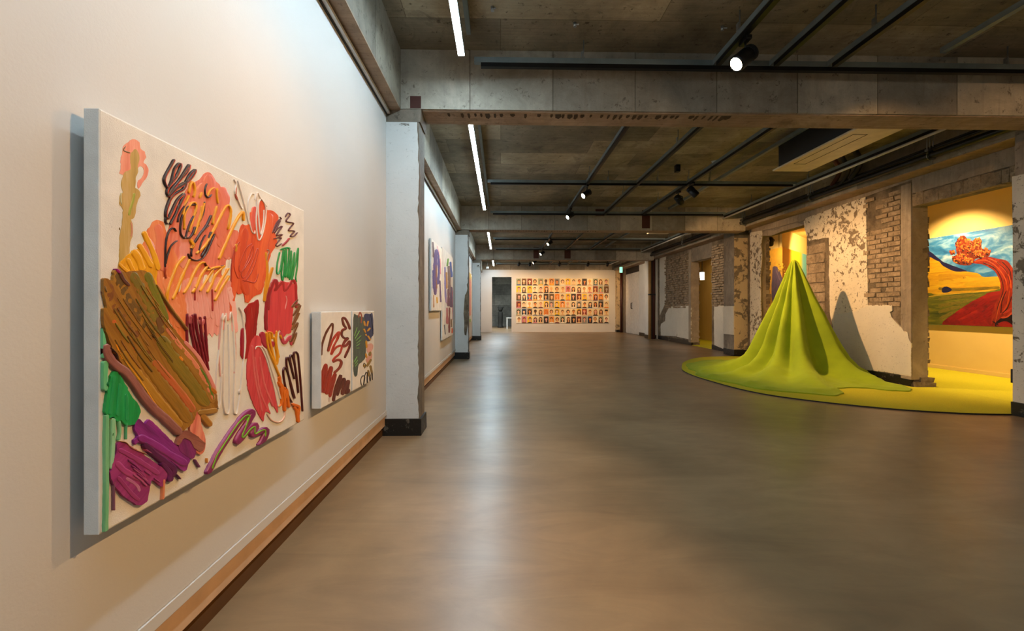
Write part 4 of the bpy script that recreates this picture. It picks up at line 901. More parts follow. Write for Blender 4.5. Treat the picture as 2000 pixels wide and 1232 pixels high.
for k in range(26):
    t = rq.random(); sx = 90+330*t+rq.uniform(-10, 10); sy = 230+(-60)*t+rq.uniform(0, 420); L_ = rq.uniform(120, 380)
    ex, ey = sx+L_*.56, sy+L_*.80
    if ey > 1080 or (sx < 130 and sy > 420): continue
    c = rq.choice(('#5c3a18', '#6c4a1a', '#7c5a1c', '#5a5014', '#8a6a22', '#9a6428', '#7a4826', '#6e6a20', '#a06c2a', '#4e3414'))
    P.rib(D([(sx, sy), (sx+L_*.26, sy+L_*.41), (ex, ey)]), rq.uniform(4, 12), (c, rq.choice(('#8a6420', '#6e5418', '#94602c'))), .0008, .3)
for k in range(9):
    x = rq.uniform(290, 560); y = rq.uniform(390, 640); P.rib(G([(x, y), (x+60, y+45), (x+110, y+95)]) if x < 420 else G([(x, y), (x+50, y+36)]), rq.uniform(6, 16), (rq.choice(('#7c1e5c', '#a84480', '#8a2a68', '#b0547a')), '#962c70'), .001, .3)
# purple zigzag with a lime line
P.rib(G([(988, 602), (1018, 545), (1090, 410), (1190, 260), (1280, 140), (1345, 92), (1355, 120), (1310, 200), (1240, 310), (1232, 345), (1300, 270), (1365, 205), (1385, 215), (1352, 285), (1400, 270), (1460, 238), (1468, 265), (1440, 330), (1405, 382)]), 42, ('#6e1c4c', '#862860', '#953468'), .0024, .1)
P.rib(G([(1020, 555), (1060, 450), (1130, 340), (1210, 220), (1280, 140), (1322, 128), (1312, 170), (1262, 300), (1290, 290), (1330, 240), (1368, 220), (1368, 275), (1420, 250), (1452, 248), (1450, 300)]), 13, ('#5f9a18', '#7fc026'), .0045, .08)
P.mb.build('paint', e)
# spots of yellow on the canvas edge
# two small canvases
Sq = crop(600, 590, 5.6)
e = empty('abstract_painting', (-.9, 2.39, .53), 'small square canvas with dark red zigzags, between the big painting and its twin', 'painting', 'two small square canvases')
canvas_box(-.899, XC, 2.172, 2.602, .528, .986, e); P = Paint(to(XC), (1, 0, 0), 1.2, lim=(2.175, 2.600, .53, .984))
R1, R2 = ('#4a2212', '#7a2c18', '#a8301a'), ('#8a2412', '#b0301a', '#c0402a')
P.rib(Sq([(155, 582), (160, 480), (200, 350), (255, 255), (278, 240), (275, 320), (245, 440), (225, 540)]), 24, ('#3f2a14', '#5e2c16', '#8a2e18'), .002)
P.rib(Sq([(228, 540), (270, 430), (330, 340), (350, 335), (330, 400), (285, 490), (258, 575)]), 26, R2, .002)
P.rib(Sq([(262, 575), (310, 500), (360, 475), (378, 490), (355, 560), (300, 610), (275, 650)]), 24, R2, .002)
P.rib(Sq([(275, 655), (330, 632), (365, 640), (372, 670), (350, 720), (290, 778)]), 32, ('#6a2a16', '#a2341c'), .002)
P.rib(Sq([(468, 300), (450, 240), (415, 180), (385, 180), (400, 250), (425, 285), (385, 310), (378, 360), (410, 395), (445, 395), (410, 430), (392, 480), (430, 470), (462, 430), (468, 470), (430, 560), (408, 612)]), 27, ('#3a1c12', '#6a2416', '#a02c1c'), .0022)
P.rib(Sq([(155, 990), (165, 800), (205, 690), (195, 850), (180, 980), (215, 840), (262, 715), (240, 860), (215, 995), (260, 880), (305, 790), (275, 920), (245, 1040)]), 38, ('#7a1f0e', '#9a2a14', '#b2371e'), .002)
P.rib(Sq([(285, 1085), (310, 950), (365, 805), (345, 920), (325, 1010), (370, 900), (405, 845), (385, 1000), (425, 900), (452, 870), (430, 1000), (462, 950)]), 38, ('#3f180c', '#5e2210', '#742c16'), .002)
P.rib(Sq([(238, 1040), (238, 1090)]), 3, '#8a3020')
P.mb.build('paint', e)
e = empty('abstract_painting', (-.9, 2.86, .53), 'small square canvas with a dark green block and yellow petals, beside the white column', 'painting', 'two small square canvases')
canvas_box(-.899, XC, 2.628, 3.075, .528, .986, e); P = Paint(to(XC), (1, 0, 0), 1.0, lim=(2.631, 3.073, .53, .984))
P.poly(Sq([(620, 150), (690, 130), (715, 125), (725, 340), (705, 380), (690, 420), (640, 400)]), ('#23264a', '#34386a', '#4a4c58'), 80, .001, .4)
P.poly(Sq([(505, 165), (540, 142), (570, 150), (625, 180), (638, 300), (642, 450), (635, 600), (600, 650), (562, 690), (545, 800), (510, 792), (503, 600)]), ('#384440', '#4a544e', '#5a6e54'), 84, .001, .4)
P.rib(Sq([(560, 170), (575, 112), (595, 150), (588, 230)]), 14, ('#8a3c28', '#b05a3a'))
for q in ([(515, 372), (545, 275)], [(522, 400), (572, 312)], [(530, 425), (588, 365)], [(535, 452), (586, 412)], [(535, 482), (576, 452)], [(535, 505), (570, 500)], [(512, 655), (545, 595)], [(518, 680), (552, 632)], [(522, 705), (552, 665)]): P.rib(Sq(q), 7, ('#5a9a3c', '#8cc860'), .002)
for q in ([(620, 205), (632, 260)], [(668, 205), (652, 265)], [(690, 280), (655, 320)], [(618, 290), (638, 335)], [(640, 345), (645, 370)], [(660, 365), (692, 415)], [(645, 420), (650, 500)], [(640, 560), (650, 610)]): P.rib(Sq(q), 20, ('#c08408', '#e0a218'), .002)
P.poly(Sq([(655, 470), (700, 450), (722, 490), (690, 550), (655, 545)]), ('#d8988a', '#e6b0a0'), 80, .001, .3); P.poly(Sq([(640, 620), (700, 560), (708, 600), (665, 665)]), ('#d08e7c', '#e0a690'), 80, .001, .3)
for q in ([(650, 705), (700, 622)], [(690, 690), (708, 780)], [(665, 740), (680, 815)], [(622, 680), (622, 710)], [(690, 540), (680, 590)]): P.rib(Sq(q), 26, ('#7a5c10', '#a08020'), .002)
P.rib(Sq([(592, 912), (583, 850), (605, 805), (628, 820), (615, 905), (625, 820), (645, 765), (658, 800), (655, 890), (655, 800), (672, 760), (688, 870), (700, 780), (712, 770), (712, 860)]), 8, '#120d0c', .002)
P.rib(Sq([(690, 130), (705, 200), (720, 350)]), 5, '#14122a'); P.rib(Sq([(612, 690), (622, 665), (638, 690), (625, 725)]), 5, '#241a14')
P.mb.build('paint', e)
# bay two: a pair hung at different heights
X3 = -.868
def hung(y0, y1, z0, z1, lab, grp=None):
    e = empty('abstract_painting', (-.9, (y0+y1)/2, z0), lab, 'painting', grp); canvas_box(-.899, X3, y0, y1, z0, z1, e); return e, Paint(to(X3), (1, 0, 0), .6, lim=(y0+.004, y1-.004, z0+.004, z1-.004))
GG = 'pair of blue and violet paintings in the second bay'
e, P = hung(5.72, 6.74, .975, 1.885, 'upper blue-violet painting in the second bay, directly past the nearest column', GG)
for q, ww, c in (([(75, 110), (80, 180), (82, 260)], 16, ('#5a3a40', '#7a5a50')), ([(112, 180), (100, 300), (96, 500), (100, 620)], 34, ('#3a3a7a', '#5a50a0', '#8a5a5a')), ([(80, 380), (84, 560)], 20, ('#2f3c90', '#5058a8')), ([(130, 200), (134, 400), (122, 520)], 22, ('#3050a8', '#5a4a8a')), ([(106, 330), (112, 560)], 14, ('#7a5038', '#a0704a')), ([(146, 270), (150, 420)], 8, '#c86a90'), ([(143, 480), (152, 690)], 15, ('#3c3070', '#5a4a8a')), ([(84, 620), (85, 740)], 10, ('#b07028', '#c88840')), ([(115, 640), (118, 700)], 13, ('#e0a818', '#f0bc28')), ([(120, 150), (140, 240)], 7, '#d890a8'), ([(95, 540), (92, 610)], 12, '#4a3a78')): P.rib(K(q), ww, c, .0016, .3)
P.mb.build('paint', e)
e, P = hung(6.80, 8.30, .53, 1.925, 'lower and taller blue-violet painting in the second bay, nearer the second column', GG)
for q, ww, c in (([(224, 268), (214, 345)], 15, ('#5a9a3a', '#84b850')), ([(192, 350), (196, 560), (202, 690)], 16, ('#6a6ab8', '#8a8ac8')), ([(205, 400), (210, 560)], 20, ('#b0803a', '#c89a5a')), ([(245, 300), (255, 450)], 24, ('#2850b0', '#4468b8')), ([(232, 340), (238, 600)], 26, ('#5a4a50', '#8a7a70', '#3a4a90')), ([(250, 540), (256, 740)], 34, ('#3a2a60', '#5a4a7a')), ([(227, 560), (226, 730)], 24, ('#4a2c50', '#7a4a6a')), ([(212, 740), (216, 900)], 20, ('#a03a58', '#c06a70')), ([(236, 740), (233, 985)], 18, ('#702838', '#8a4048')), ([(266, 580), (270, 860)], 12, ('#9a5a78', '#b88090')), ([(186, 905), (196, 1000)], 9, '#40465a'), ([(262, 938), (262, 988)], 17, ('#d85020', '#ec6c30')), ([(252, 850), (254, 930)], 13, '#7a5a30'), ([(207, 640), (206, 700)], 12, '#b088b8')): P.rib(K(q), ww, c, .0016, .3)
P.mb.build('paint', e)
e, P = hung(11.9, 13.8, .62, 2.02, 'tall pink and yellow painting in the third bay, mostly behind the second column')
for q, ww, c in (([(432, 385), (434, 480)], 26, ('#c8a850', '#d8be70')), ([(436, 460), (434, 640), (432, 820)], 26, ('#c87060', '#dc9484', '#b85a48')), ([(447, 470), (444, 760)], 8, '#e0c8a8'), ([(434, 850), (436, 925)], 18, ('#4a7a2a', '#88b840'))): P.rib(K(q), ww, c, .0016, .2)
P.mb.build('paint', e)

# tree painting in the yellow room
T = crop(1820, 420, 4.739); XT = 7.205
e = empty('landscape_painting', (7.25, 6.4, .74), 'large landscape painting of a bent red tree under blue sky, seen through the near opening', 'painting')
m = MB(); m.box(XT, 7.249, 5.2, 7.75, .738, 2.182, plain('blue_ground', '#3f93bf', .5)); m.build('canvas', e, .003)
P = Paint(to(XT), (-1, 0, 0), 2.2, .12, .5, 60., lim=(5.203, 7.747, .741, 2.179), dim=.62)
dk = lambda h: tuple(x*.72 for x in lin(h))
def skym():
    t = NT('painted_sky'); v = t.co(scale=(1, .9, 2.4)); n1 = t.noise(v, 2.2, 6, .6, .8)
    sp = t.n('ShaderNodeSeparateXYZ'); t.l(t.co(), sp.inputs[0]); f = n1
    for px_, wd in ((395, .085), (560, .07)):
        yc = onX(1820+px_/4.739, 480, XT).y; u = t.math('DIVIDE', t.math('SUBTRACT', sp.outputs[1], yc), wd)
        f = t.math('ADD', f, t.math('MULTIPLY', t.math('POWER', 2.718, t.math('MULTIPLY', t.math('MULTIPLY', u, u), -1.)), .22))
    t.base(t.ramp(f, [(.34, dk('#1a5f9e')), (.47, dk('#3a88cc')), (.58, dk('#8cbce4')), (.70, dk('#eef4fa'))])); t.set(Roughness=.5); return t.m
def hillm(name, a, b_, c, sc=(1, .8, 7)):
    t = NT(name); v = t.co(scale=sc); t.base(t.ramp(t.noise(v, 3.5, 7, .65, .6), [(.32, dk(a)), (.5, dk(b_)), (.68, dk(c))])); t.set(Roughness=.5); return t.m
TT = lambda *p: T(p)
bg = lambda pts, c, a=0, rg=.5: P.poly(T(pts), c, a, .0004, rg)
bg([(-75, 222), (760, 88), (1200, 20), (1200, 600), (-75, 620)], (skym(),), 90)
bg([(-75, 320), (55, 392), (100, 428), (180, 462), (330, 525), (200, 560), (-75, 560)], ('#1c1a48', '#2c2658'), 30)
bg([(-75, 410), (55, 425), (105, 470), (210, 520), (320, 522), (430, 540), (480, 572), (640, 570), (1200, 600), (1200, 760), (-75, 790)], (hillm('painted_yellow_hill', '#a87808', '#d09c10', '#e2b820'),), 10)
P.rib(T([(60, 560), (200, 560), (300, 580), (200, 596), (60, 600)]), 40, ('#c08a0c', '#d8a416'), .0003); P.rib(T([(60, 630), (300, 600), (620, 590)]), 40, ('#d8a812', '#e4ba22'), .0003); P.rib(T([(300, 640), (620, 630)]), 40, ('#caa010', '#dcb41c'), .0003)
P.rib(T([(60, 680), (250, 690), (630, 670)]), 30, ('#6a5a14', '#a88a18'), .0003)
bg([(-75, 745), (60, 735), (300, 715), (560, 700), (700, 690), (700, 1070), (-75, 1070)], (hillm('painted_green_field', '#37450e', '#666a16', '#94881f'),), 20)
P.rib(T([(-60, 760), (60, 742), (300, 720), (540, 702)]), 8, '#e2b83a', .0005)
for q in ([(60, 780), (200, 760), (400, 740)], [(60, 840), (180, 820), (380, 790)], [(60, 900), (160, 870), (300, 840)], [(70, 960), (200, 900)]): P.rib(T(q), 34, ('#4a5a14', '#8a7a24', '#5e6416'), .0003)
bg([(95, 712), (100, 672), (140, 660), (186, 690), (150, 715)], '#20224e')
bg([(95, 1030), (105, 985), (180, 930), (320, 830), (480, 745), (600, 705), (1200, 680), (1200, 1070), (100, 1040)], (hillm('painted_red_hill', '#5a0a08', '#8c1410', '#b02418', (1, 1, 2)),), 150)
for q in ([(200, 960), (360, 880), (540, 780)], [(260, 1000), (480, 900), (580, 840)], [(380, 1000), (560, 900)]): P.rib(T(q), 50, ('#5a0a0a', '#a01a12', '#7c120e'), .0003)
bg([(370, 442), (430, 405), (520, 385), (600, 402), (690, 420), (735, 470), (780, 560), (790, 700), (770, 850), (800, 1040), (600, 1030), (552, 1030), (560, 900), (585, 820), (625, 740), (636, 650), (615, 570), (570, 510), (480, 460), (410, 448)], ('#7a1f0c', '#9c2c12', '#b83c1c'), 70)
for q, ww, c in (([(400, 430), (500, 420), (600, 480), (680, 590), (700, 700)], 12, '#c8501c'), ([(520, 400), (620, 450), (710, 560), (735, 680)], 14, ('#b83a14', '#d8602a')), ([(470, 440), (580, 490), (640, 580), (660, 700), (610, 860), (600, 1000)], 9, '#3c0e0c'), ([(600, 430), (690, 520), (725, 640)], 8, '#4a120e'), ([(650, 430), (720, 510), (735, 600)], 9, '#2a0c10'), ([(690, 700), (650, 800), (640, 920)], 10, '#2c0c0c'), ([(720, 700), (700, 820), (660, 900)], 8, '#c8501f'), ([(660, 740), (620, 850), (590, 1000)], 8, '#cc5c2a'), ([(740, 750), (700, 860), (640, 920), (740, 870)], 10, '#260a0c'), ([(630, 920), (700, 890), (745, 860)], 22, ('#8a1c14', '#d04a34')), ([(640, 950), (700, 940), (745, 900)], 16, ('#a82a1c', '#e06a4a')), ([(560, 980), (620, 1020)], 12, '#2a0c0a')): P.rib(T(q), ww, c, .0005, .2)
bg([(630, 960), (760, 920), (900, 940), (900, 1060), (600, 1040)], '#1a0808'); bg([(600, 1025), (640, 990), (700, 985), (750, 1035)], ('#8c1410', '#b02a1c'))
rd = random.Random(11)
for q in ([(225, 260), (250, 210), (300, 188), (340, 240), (370, 250), (400, 220), (450, 235), (465, 310), (500, 315), (540, 330), (530, 380), (470, 390), (400, 410), (360, 460), (270, 462), (200, 430), (190, 385), (230, 370), (225, 320)], [(165, 340), (200, 322), (215, 350), (190, 370)]): bg(q, ('#6a2410', '#9a3c14'), 60)
for cx_, cy_, rx, ry, nn_ in ((295, 290, 75, 100, 95), (400, 310, 60, 75, 60), (260, 405, 70, 45, 55), (190, 345, 24, 22, 14), (512, 335, 30, 30, 20), (425, 245, 32, 28, 20), (450, 365, 60, 35, 40), (330, 425, 50, 30, 26)):
    for k in range(nn_):
        a = rd.uniform(0, 6.28); rr = math.sqrt(rd.random()); x, y = cx_+rx*rr*math.cos(a), cy_+ry*rr*math.sin(a)
        dark = (y > cy_+ry*.3 and rd.random() < .55) or (x < cx_-rx*.5 and rd.random() < .4)
        c = rd.choice((('#5a160c',), ('#3a1210',), ('#a8381a',))) if dark else rd.choice((('#d8601a',), ('#e87c26',), ('#f09430',), ('#c84a18',), ('#e06e20',)))
        P.rib(T([(x-6, y-4), (x, y-6), (x+8, y+4)]), rd.uniform(13, 24), c, .0005, .3)
P.mb.build('paint', e)

# painting folded round the corner, in the yellow room
def foldm():
    t = NT('gold_to_cyan_painting'); v = t.co('UV')
    sx = t.n('ShaderNodeSeparateXYZ'); t.l(v, sx.inputs[0])
    hor = t.ramp(sx.outputs[0], [(0, '#e79a10'), (.4, '#eab01e'), (.6, '#e0c020'), (.70, '#a8b840'), (.78, '#62b8c8'), (1, '#58b4d0')])
    low = t.mix(t.ramp(sx.outputs[1], [(.45, 1.), (.78, 0.)]), hor, '#c8560c')
    low = t.mix(t.ramp(sx.outputs[0], [(.55, 0.), (.75, 1.)]), low, hor)
    t.base(low); t.set(Roughness=.5); return t.m
e = empty('folded_painting', (6.5, 10.4, .75), 'large gold, orange and cyan painting wrapped round a wall corner behind the green drape', 'painting')
m = MB(); fm = foldm(); d = Vector((1.85, 1.73, 0)).normalized(); nrm = Vector((-d.y, d.x, 0)); nrm = nrm if nrm.dot(Vector((0, -1, 0))) > 0 else -nrm
th = nrm*-.03; p0 = Vector((6.461, 10.285, 0)); p1 = p0+d*2.3; k = len(m.v)
for z in (.78, 2.42):
    for p in (p0, p1, p1+th, Vector((6.4885, 10.345, 0))): m.v.append((p.x, p.y, z))
m.face([k, k+1, k+5, k+4], fm, [(0, 0), (1, 0), (1, 1), (0, 1)]); gg = plain('gold_ground', '#e8b040', .5)
for f4 in ([k+1, k+2, k+6, k+5], [k+4, k+5, k+6, k+7], [k+3, k+2, k+1, k], [k+2, k+3, k+7, k+6]): m.face(f4, gg)
m.face([k+3, k, k+4, k+7], fm, [(0, 0), (0, 0), (0, 1), (0, 1)])
m.build('canvas', e)
m = MB(); m.v = [(x, y, z) for z in (.78, 2.42) for x, y in ((6.461, 10.287), (6.461, 12.2), (6.489, 12.2), (6.489, 10.347))]
for f4 in ((0, 1, 2, 3), (7, 6, 5, 4), (0, 4, 5, 1), (1, 5, 6, 2), (2, 6, 7, 3), (3, 7, 4, 0)): m.face(f4, gg)
cv = m.build('canvas', e)
P = Paint(to(6.46), (-1, 0, 0), 1.2); U = crop(1400, 420, 8.8)
P.poly(U([(980, 880), (1040, 890), (1080, 960), (1110, 1040), (1150, 1150), (1190, 1200), (1190, 1500), (960, 1500), (960, 900)]), ('#4a4a5a', '#6a5a78', '#8a5a70'), 60, .0006, .4)
for k in range(46):
    x = rd.uniform(1000, 1188); y = rd.uniform(830, 1120)
    if y < 790+(1190-x)*.1 or (x < 1100 and y > 960): continue
    P.rib(U([(x, y), (x+14, y+10), (x+4, y+26)]), 20, rd.choice((('#d8a818',), ('#8a6a10',), ('#e8c030',), ('#6a5a14',))), .0006)
P.rib(U([(1020, 950), (1080, 1100), (1140, 1200)]), 16, ('#5a4a6a', '#a88a98'), .0006); P.rib(U([(1180, 1190), (1160, 1260)]), 40, '#d82a14', .0006)
P.mb.build('paint', e)

# ================================================================ PORTRAIT GRID
BG = {'t': '#dcc79a', 'y': '#e6b818', 'o': '#dc8a2c', 'r': '#7c2a18', 'g': '#8e9678', 'b': '#34527e', 'p': '#c8707c', 'd': '#30241e', 'w': '#e8dcc0', 'k': '#84807c', 'n': '#6e5230'}
HR = {'k': '#1c1412', 'n': '#5a3418', 'm': '#40180e', 'l': '#9a6c3c', 'o': '#c86a20', 'y': '#d8a850', 'e': '#8a8478', 'r': '#c03a24'}
SK = {'a': '#e8c09a', 'c': '#d8a06c', 'o': '#d08040', 'd': '#4a2c22', 'p': '#d8a090', 'n': '#b0602c', 'e': '#a8a094'}
TP = {'k': '#1a1414', 'b': '#34507a', 'y': '#dca424', 'g': '#203e28', 'w': '#e4dccc', 'p': '#c8808c', 'm': '#5a2030', 't': '#cfae80', 'r': '#c84a28', 'n': '#6a4830', 'e': '#8a8680', 'o': '#d07a34'}
BN = {'t': 'tan', 'y': 'yellow', 'o': 'orange', 'r': 'dark red', 'g': 'grey-green', 'b': 'blue', 'p': 'pink', 'd': 'dark', 'w': 'cream', 'k': 'grey', 'n': 'brown'}
HN = {'k': 'black', 'n': 'brown', 'm': 'dark brown', 'l': 'light brown', 'o': 'ginger', 'y': 'blond', 'e': 'grey', 'r': 'red'}
SN = {'s': 'short', 'l': 'long', 'b': 'bobbed', 'c': 'capped', 'n': 'cropped'}
rows = ['gkscb nnlak rmsak tkbck gnsay tkndk onbcy kksok tnbaw ynsac tksat tnsog dkcom wysct gkbab tnlae tmspk',
        'ynspt tmlak ynscy wnsak tkspn omlak tysck tnbck tlsct pnsnw tmlcw tmlam wlsct tosop rnbct gkscp nnlen',
        'nmbpk wklak brccr tnlay wnbot dklce nksak oolct tksck ynsco dkbpk rmlct yesck tnspt omlpm onsck wkbcw',
        'rmsop tksak wyscy tksok tlspm ymlat knspt yksak omsat tynpt tklaw kksak tksok tklab tmlow dtsct tnsao',
        'gkbat bklaw nklot tksde tnlce oolow tnbct ynbag tnsct tkbck tnsok ymlcw rospt tnsct tllpk tmlct tkcct',
        'wnscw pmscn ykspk tmlpp tklct dkspk omscw tmbcm gklaw wnlck dklck rmlct knspe bklok wlbck gmlan wnspk']
pm = lambda h: plain('tempera_'+h[1:], h, .6)
ORD = ('first', 'second', 'third', 'fourth', 'fifth', 'sixth', 'seventh', 'eighth', 'ninth', 'tenth', 'eleventh', 'twelfth', 'thirteenth', 'fourteenth', 'fifteenth', 'sixteenth', 'last')
RW_ = ('top row', 'second row', 'third row', 'fourth row', 'fifth row', 'bottom row')
def ell(m, cx_, cz, rx, rz, y, mat, n=14, a0=0, a1=360, th=.003):
    k = len(m.v); pts = []
    full = a1-a0 >= 360
    for i in range(n+(0 if full else 1)):
        t = R(a0+(a1-a0)*i/n); pts.append((cx_+rx*math.cos(t), cz+rz*math.sin(t)))
    flat(m, pts, y, mat, th)
def flat(m, pts, y, mat, th=.003):
    k = len(m.v); n = len(pts)
    for x, z in pts: m.v.append((x, y-th, z))
    for x, z in pts: m.v.append((x, y, z))
    m.face([k+i for i in range(n)][::-1] if sum(pts[i][0]*pts[(i+1) % n][1]-pts[(i+1) % n][0]*pts[i][1] for i in range(n)) < 0 else [k+i for i in range(n)], mat)
    for i in range(n): j = (i+1) % n; m.face([k+i, k+j, k+n+j, k+n+i], mat)
X0p, X1p, Z0p, Z1p = .668, 4.702, .373, 2.315
pw, ph = .216, .302; dx = (X1p-X0p-pw)/16; dz = (Z1p-Z0p-ph)/5
rd = random.Random(77)
for r_, line in enumerate(rows):
    for c_, code in enumerate(line.split()):
        b_, hc, st, sk, tp = code
        if hc not in HR: hc = 'k'
        x = X0p+pw/2+c_*dx; z = Z1p-ph/2-r_*dz; y = YF-.014; w2, h2 = pw/2, ph/2
        m = MB(); m.box(x-w2, x+w2, y, YF-.001, z-h2, z+h2, pm('#e4d6b8')); m.box(x-w2+.004, x+w2-.004, y-.002, y, z-h2+.004, z+h2-.004, pm(BG[b_]))
        y -= .002; ox = rd.uniform(-.016, .016); oz = rd.uniform(-.006, .012); fz = z+.022+oz; fx = x+ox
        H_, S_, T_ = pm(HR[hc]), pm(SK.get(sk, '#d8a06c')), pm(TP.get(tp, '#cfae80'))
        if st == 'l': flat(m, [(fx-.072, z-h2+.01), (fx-.078, fz), (fx-.06, fz+.062), (fx-.02, fz+.092), (fx+.02, fz+.092), (fx+.06, fz+.062), (fx+.078, fz), (fx+.072, z-h2+.01)], y, H_)
        elif st == 'b': ell(m, fx, fz+.008, .076, .084, y, H_)
        else: ell(m, fx, fz+.02, .060, .068, y, H_)
        y -= .003; flat(m, [(x-w2+.004, z-h2+.004), (x+w2-.004, z-h2+.004), (x+w2-.010, z-h2+.030), (fx+.03, z-h2+.062), (fx-.03, z-h2+.062), (x-w2+.010, z-h2+.030)], y, T_)
        y -= .0005; flat(m, [(fx-.022, z-h2+.05), (fx+.022, z-h2+.05), (fx+.020, fz-.03), (fx-.020, fz-.03)], y, S_)
        y -= .0005; ell(m, fx, fz, .048, .062, y, S_)
        if st == 'c': flat(m, [(fx-.07, fz+.02), (fx+.07, fz+.02), (fx+.062, fz+.088), (fx-.062, fz+.088)], y-.002, H_)
        elif st != 'n':
            s_ = rd.choice((-1, 1)); flat(m, [(fx-.050*s_, fz+.012), (fx-.046*s_, fz+.055), (fx, fz+.080), (fx+.046*s_, fz+.055), (fx+.052*s_, fz+.0), (fx+.036*s_, fz+.032), (fx-.01*s_, fz+.048), (fx-.036*s_, fz+.030)][::-s_ or 1], y-.002, H_)
        ft = pm('#4a2c1c')
        for s_ in (-1, 1): flat(m, [(fx+s_*.018-.009, fz+.004), (fx+s_*.018+.009, fz+.004), (fx+s_*.018+.009, fz+.010), (fx+s_*.018-.009, fz+.010)], y-.003, ft, .001)
        flat(m, [(fx-.004, fz-.016), (fx+.006, fz-.016), (fx+.001, fz+.002)], y-.003, pm('#b87848'), .001)
        flat(m, [(fx-.013, fz-.032), (fx+.013, fz-.032), (fx+.010, fz-.026), (fx-.010, fz-.026)], y-.003, pm('#a83c30'), .001)
        o = m.build('portrait_painting')
        nm = 'portrait, {} {} hair, {} ground, {} from left in {}'.format(SN.get(st, 'short'), HN[hc], BN[b_], ORD[c_], RW_[r_])
        tag(o, nm, 'portrait', 'grid of small portraits on the far wall')

# ================================================================ STORE ROOM THINGS
e = empty('totem_sculpture', (-.02, 24.3, 0), 'dark rough standing sculpture seen through the far doorway', 'sculpture')
dkm = plain('dark_weathered_wood', '#24241f', .8, 0, .8, 40.)
m = MB(); zz = [0, .06, .1, .3, .55, .8, .86]; m.tube([(-.02, 24.3, z) for z in zz], 0, dkm, 12, True, [.15, .16, .12, .12, .135, .13, .10]); m.build('body', e)
m = MB(); m.tube([(-.02, 24.3, .86), (-.02, 24.3, .95), (-.01, 24.3, 1.03), (0, 24.3, 1.1)], 0, dkm, 12, True, [.07, .12, .13, .10]); m.tube([(-.1, 24.28, 1.04), (-.15, 24.28, 1.10)], .04, dkm, 8); m.tube([(.1, 24.28, 1.06), (.15, 24.28, 1.1)], .035, dkm, 8); m.build('head', e)
m = MB()
for a in range(3): t = a*2.1; m.tube([(-.02+.08*math.cos(t), 24.3+.08*math.sin(t), .05), (-.02+.17*math.cos(t), 24.3+.17*math.sin(t), 0)], .03, dkm, 8)
m.build('base', e)
e = empty('white_table', (.62, 23.2, 0), 'small white table partly hidden by the edge of the far doorway', 'table')
m = MB(); m.box(.28, .98, 22.9, 23.5, .52, .55, M['white']); m.build('tabletop', e, .004)
for x, y in ((.32, 22.94), (.94, 22.94), (.32, 23.46), (.94, 23.46)):
    m = MB(); m.box(x-.025, x+.025, y-.025, y+.025, 0, .52, M['white']); m.build('leg', e)
L = bpy.data.lights.new('store_room_lamp', 'AREA'); L.energy = 130; L.color = (.85, .95, 1); L.size = 1.; o = bpy.data.objects.new('store_room_lamp', L); COL.objects.link(o); o.location = (-.3, 21.8, 2.95)

# ================================================================ CARPET AND DRAPE
arc = [(5.215, 4.165), (4.816, 4.156), (4.40, 4.21), (4.009, 4.347), (3.72, 4.52), (3.469, 4.721), (3.26, 4.94), (3.088, 5.186), (2.96, 5.55), (2.89, 6.1), (2.86, 6.65), (2.93, 7.25), (3.132, 7.80), (3.36, 8.30), (3.633, 8.715), (3.90, 9.03), (4.178, 9.22), (4.52, 9.34), (4.913, 9.36), (5.10, 9.34), (5.215, 9.30)]
pts = [(p.x, p.y) for p in catmull([Vector((x, y, 0)) for x, y in arc], .06)]
pts += [(5.215, 9.055), (5.425, 9.055), (5.43, 11.14), (5.24, 11.14), (5.24, 12.32), (5.43, 12.32), (5.43, 16.85), (6.485, 16.85), (6.485, 10.42), (7.235, 9.75), (7.235, YN+2.1), (5.43, YN+2.1), (5.43, 4.18), (5.43, 5.59), (5.44, 5.60), (5.53, 5.60), (5.53, 5.83), (5.46, 5.84), (5.46, 7.66), (5.205, 7.66), (5.205, 5.64), (5.43, 5.60), (5.425, 4.17)]
m = MB(); n = len(pts); th = .014
k = 0
for x, y in pts: m.v.append((x, y, th))
for x, y in pts: m.v.append((x, y, .001))
for t in tessellate_polygon([[Vector((x, y, 0)) for x, y in pts]]): m.face([i for i in t], M['carpet'])
for i in range(n): m.face([i, (i+1) % n, n+(i+1) % n, n+i], M['blackmat'] if i < len(catmull([Vector((x, y, 0)) for x, y in arc], .06)) else M['carpet'])
tag(m.build('round_carpet'), 'bright lime-yellow carpet, rounded in the hall and running through the wall openings', 'carpet')

AP = Vector((4.40, 6.72, 1.735))
hem = [(98, 1.95), (125, 1.72), (150, 1.5), (167, 1.38), (182, 1.50), (196, 1.52), (210, 1.56), (227, 1.76), (240, 1.76), (249, 1.80), (254, 1.62), (258, 1.22), (268, 1.16), (276, 1.20), (282, 1.42), (288, 1.50), (294, 1.44), (305, 1.20), (325, 1.0), (345, .80), (360, .76), (375, .78), (395, .86), (420, 1.15), (440, 1.6), (458, 1.95)]
prof = [(1.735, 0.), (1.728, .022), (1.71, .040), (1.68, .055), (1.60, .082), (1.45, .130), (1.3, .180), (1.1, .248), (.9, .328), (.66, .415), (.45, .495), (.30, .570), (.19, .670), (.11, .810), (.07, .93), (.045, 1.05)]
ridges = [(142, 13, .9), (168, 10, 1.1), (193, 11, .9), (222, 14, 1.), (248, 12, 1.2), (294, 11, 1.1), (326, 12, 1.05), (2, 14, .8), (40, 15, .8), (75, 12, .9), (110, 12, 1.)]
def lerp_tab(tab, x, cyc=False):
    if cyc:
        x = (x-98) % 360+98
    for (a, va), (b_, vb) in zip(tab, tab[1:]):
        if a <= x <= b_: t = (x-a)/(b_-a); t = t*t*(3-2*t); return va+(vb-va)*t
    return tab[-1][1]
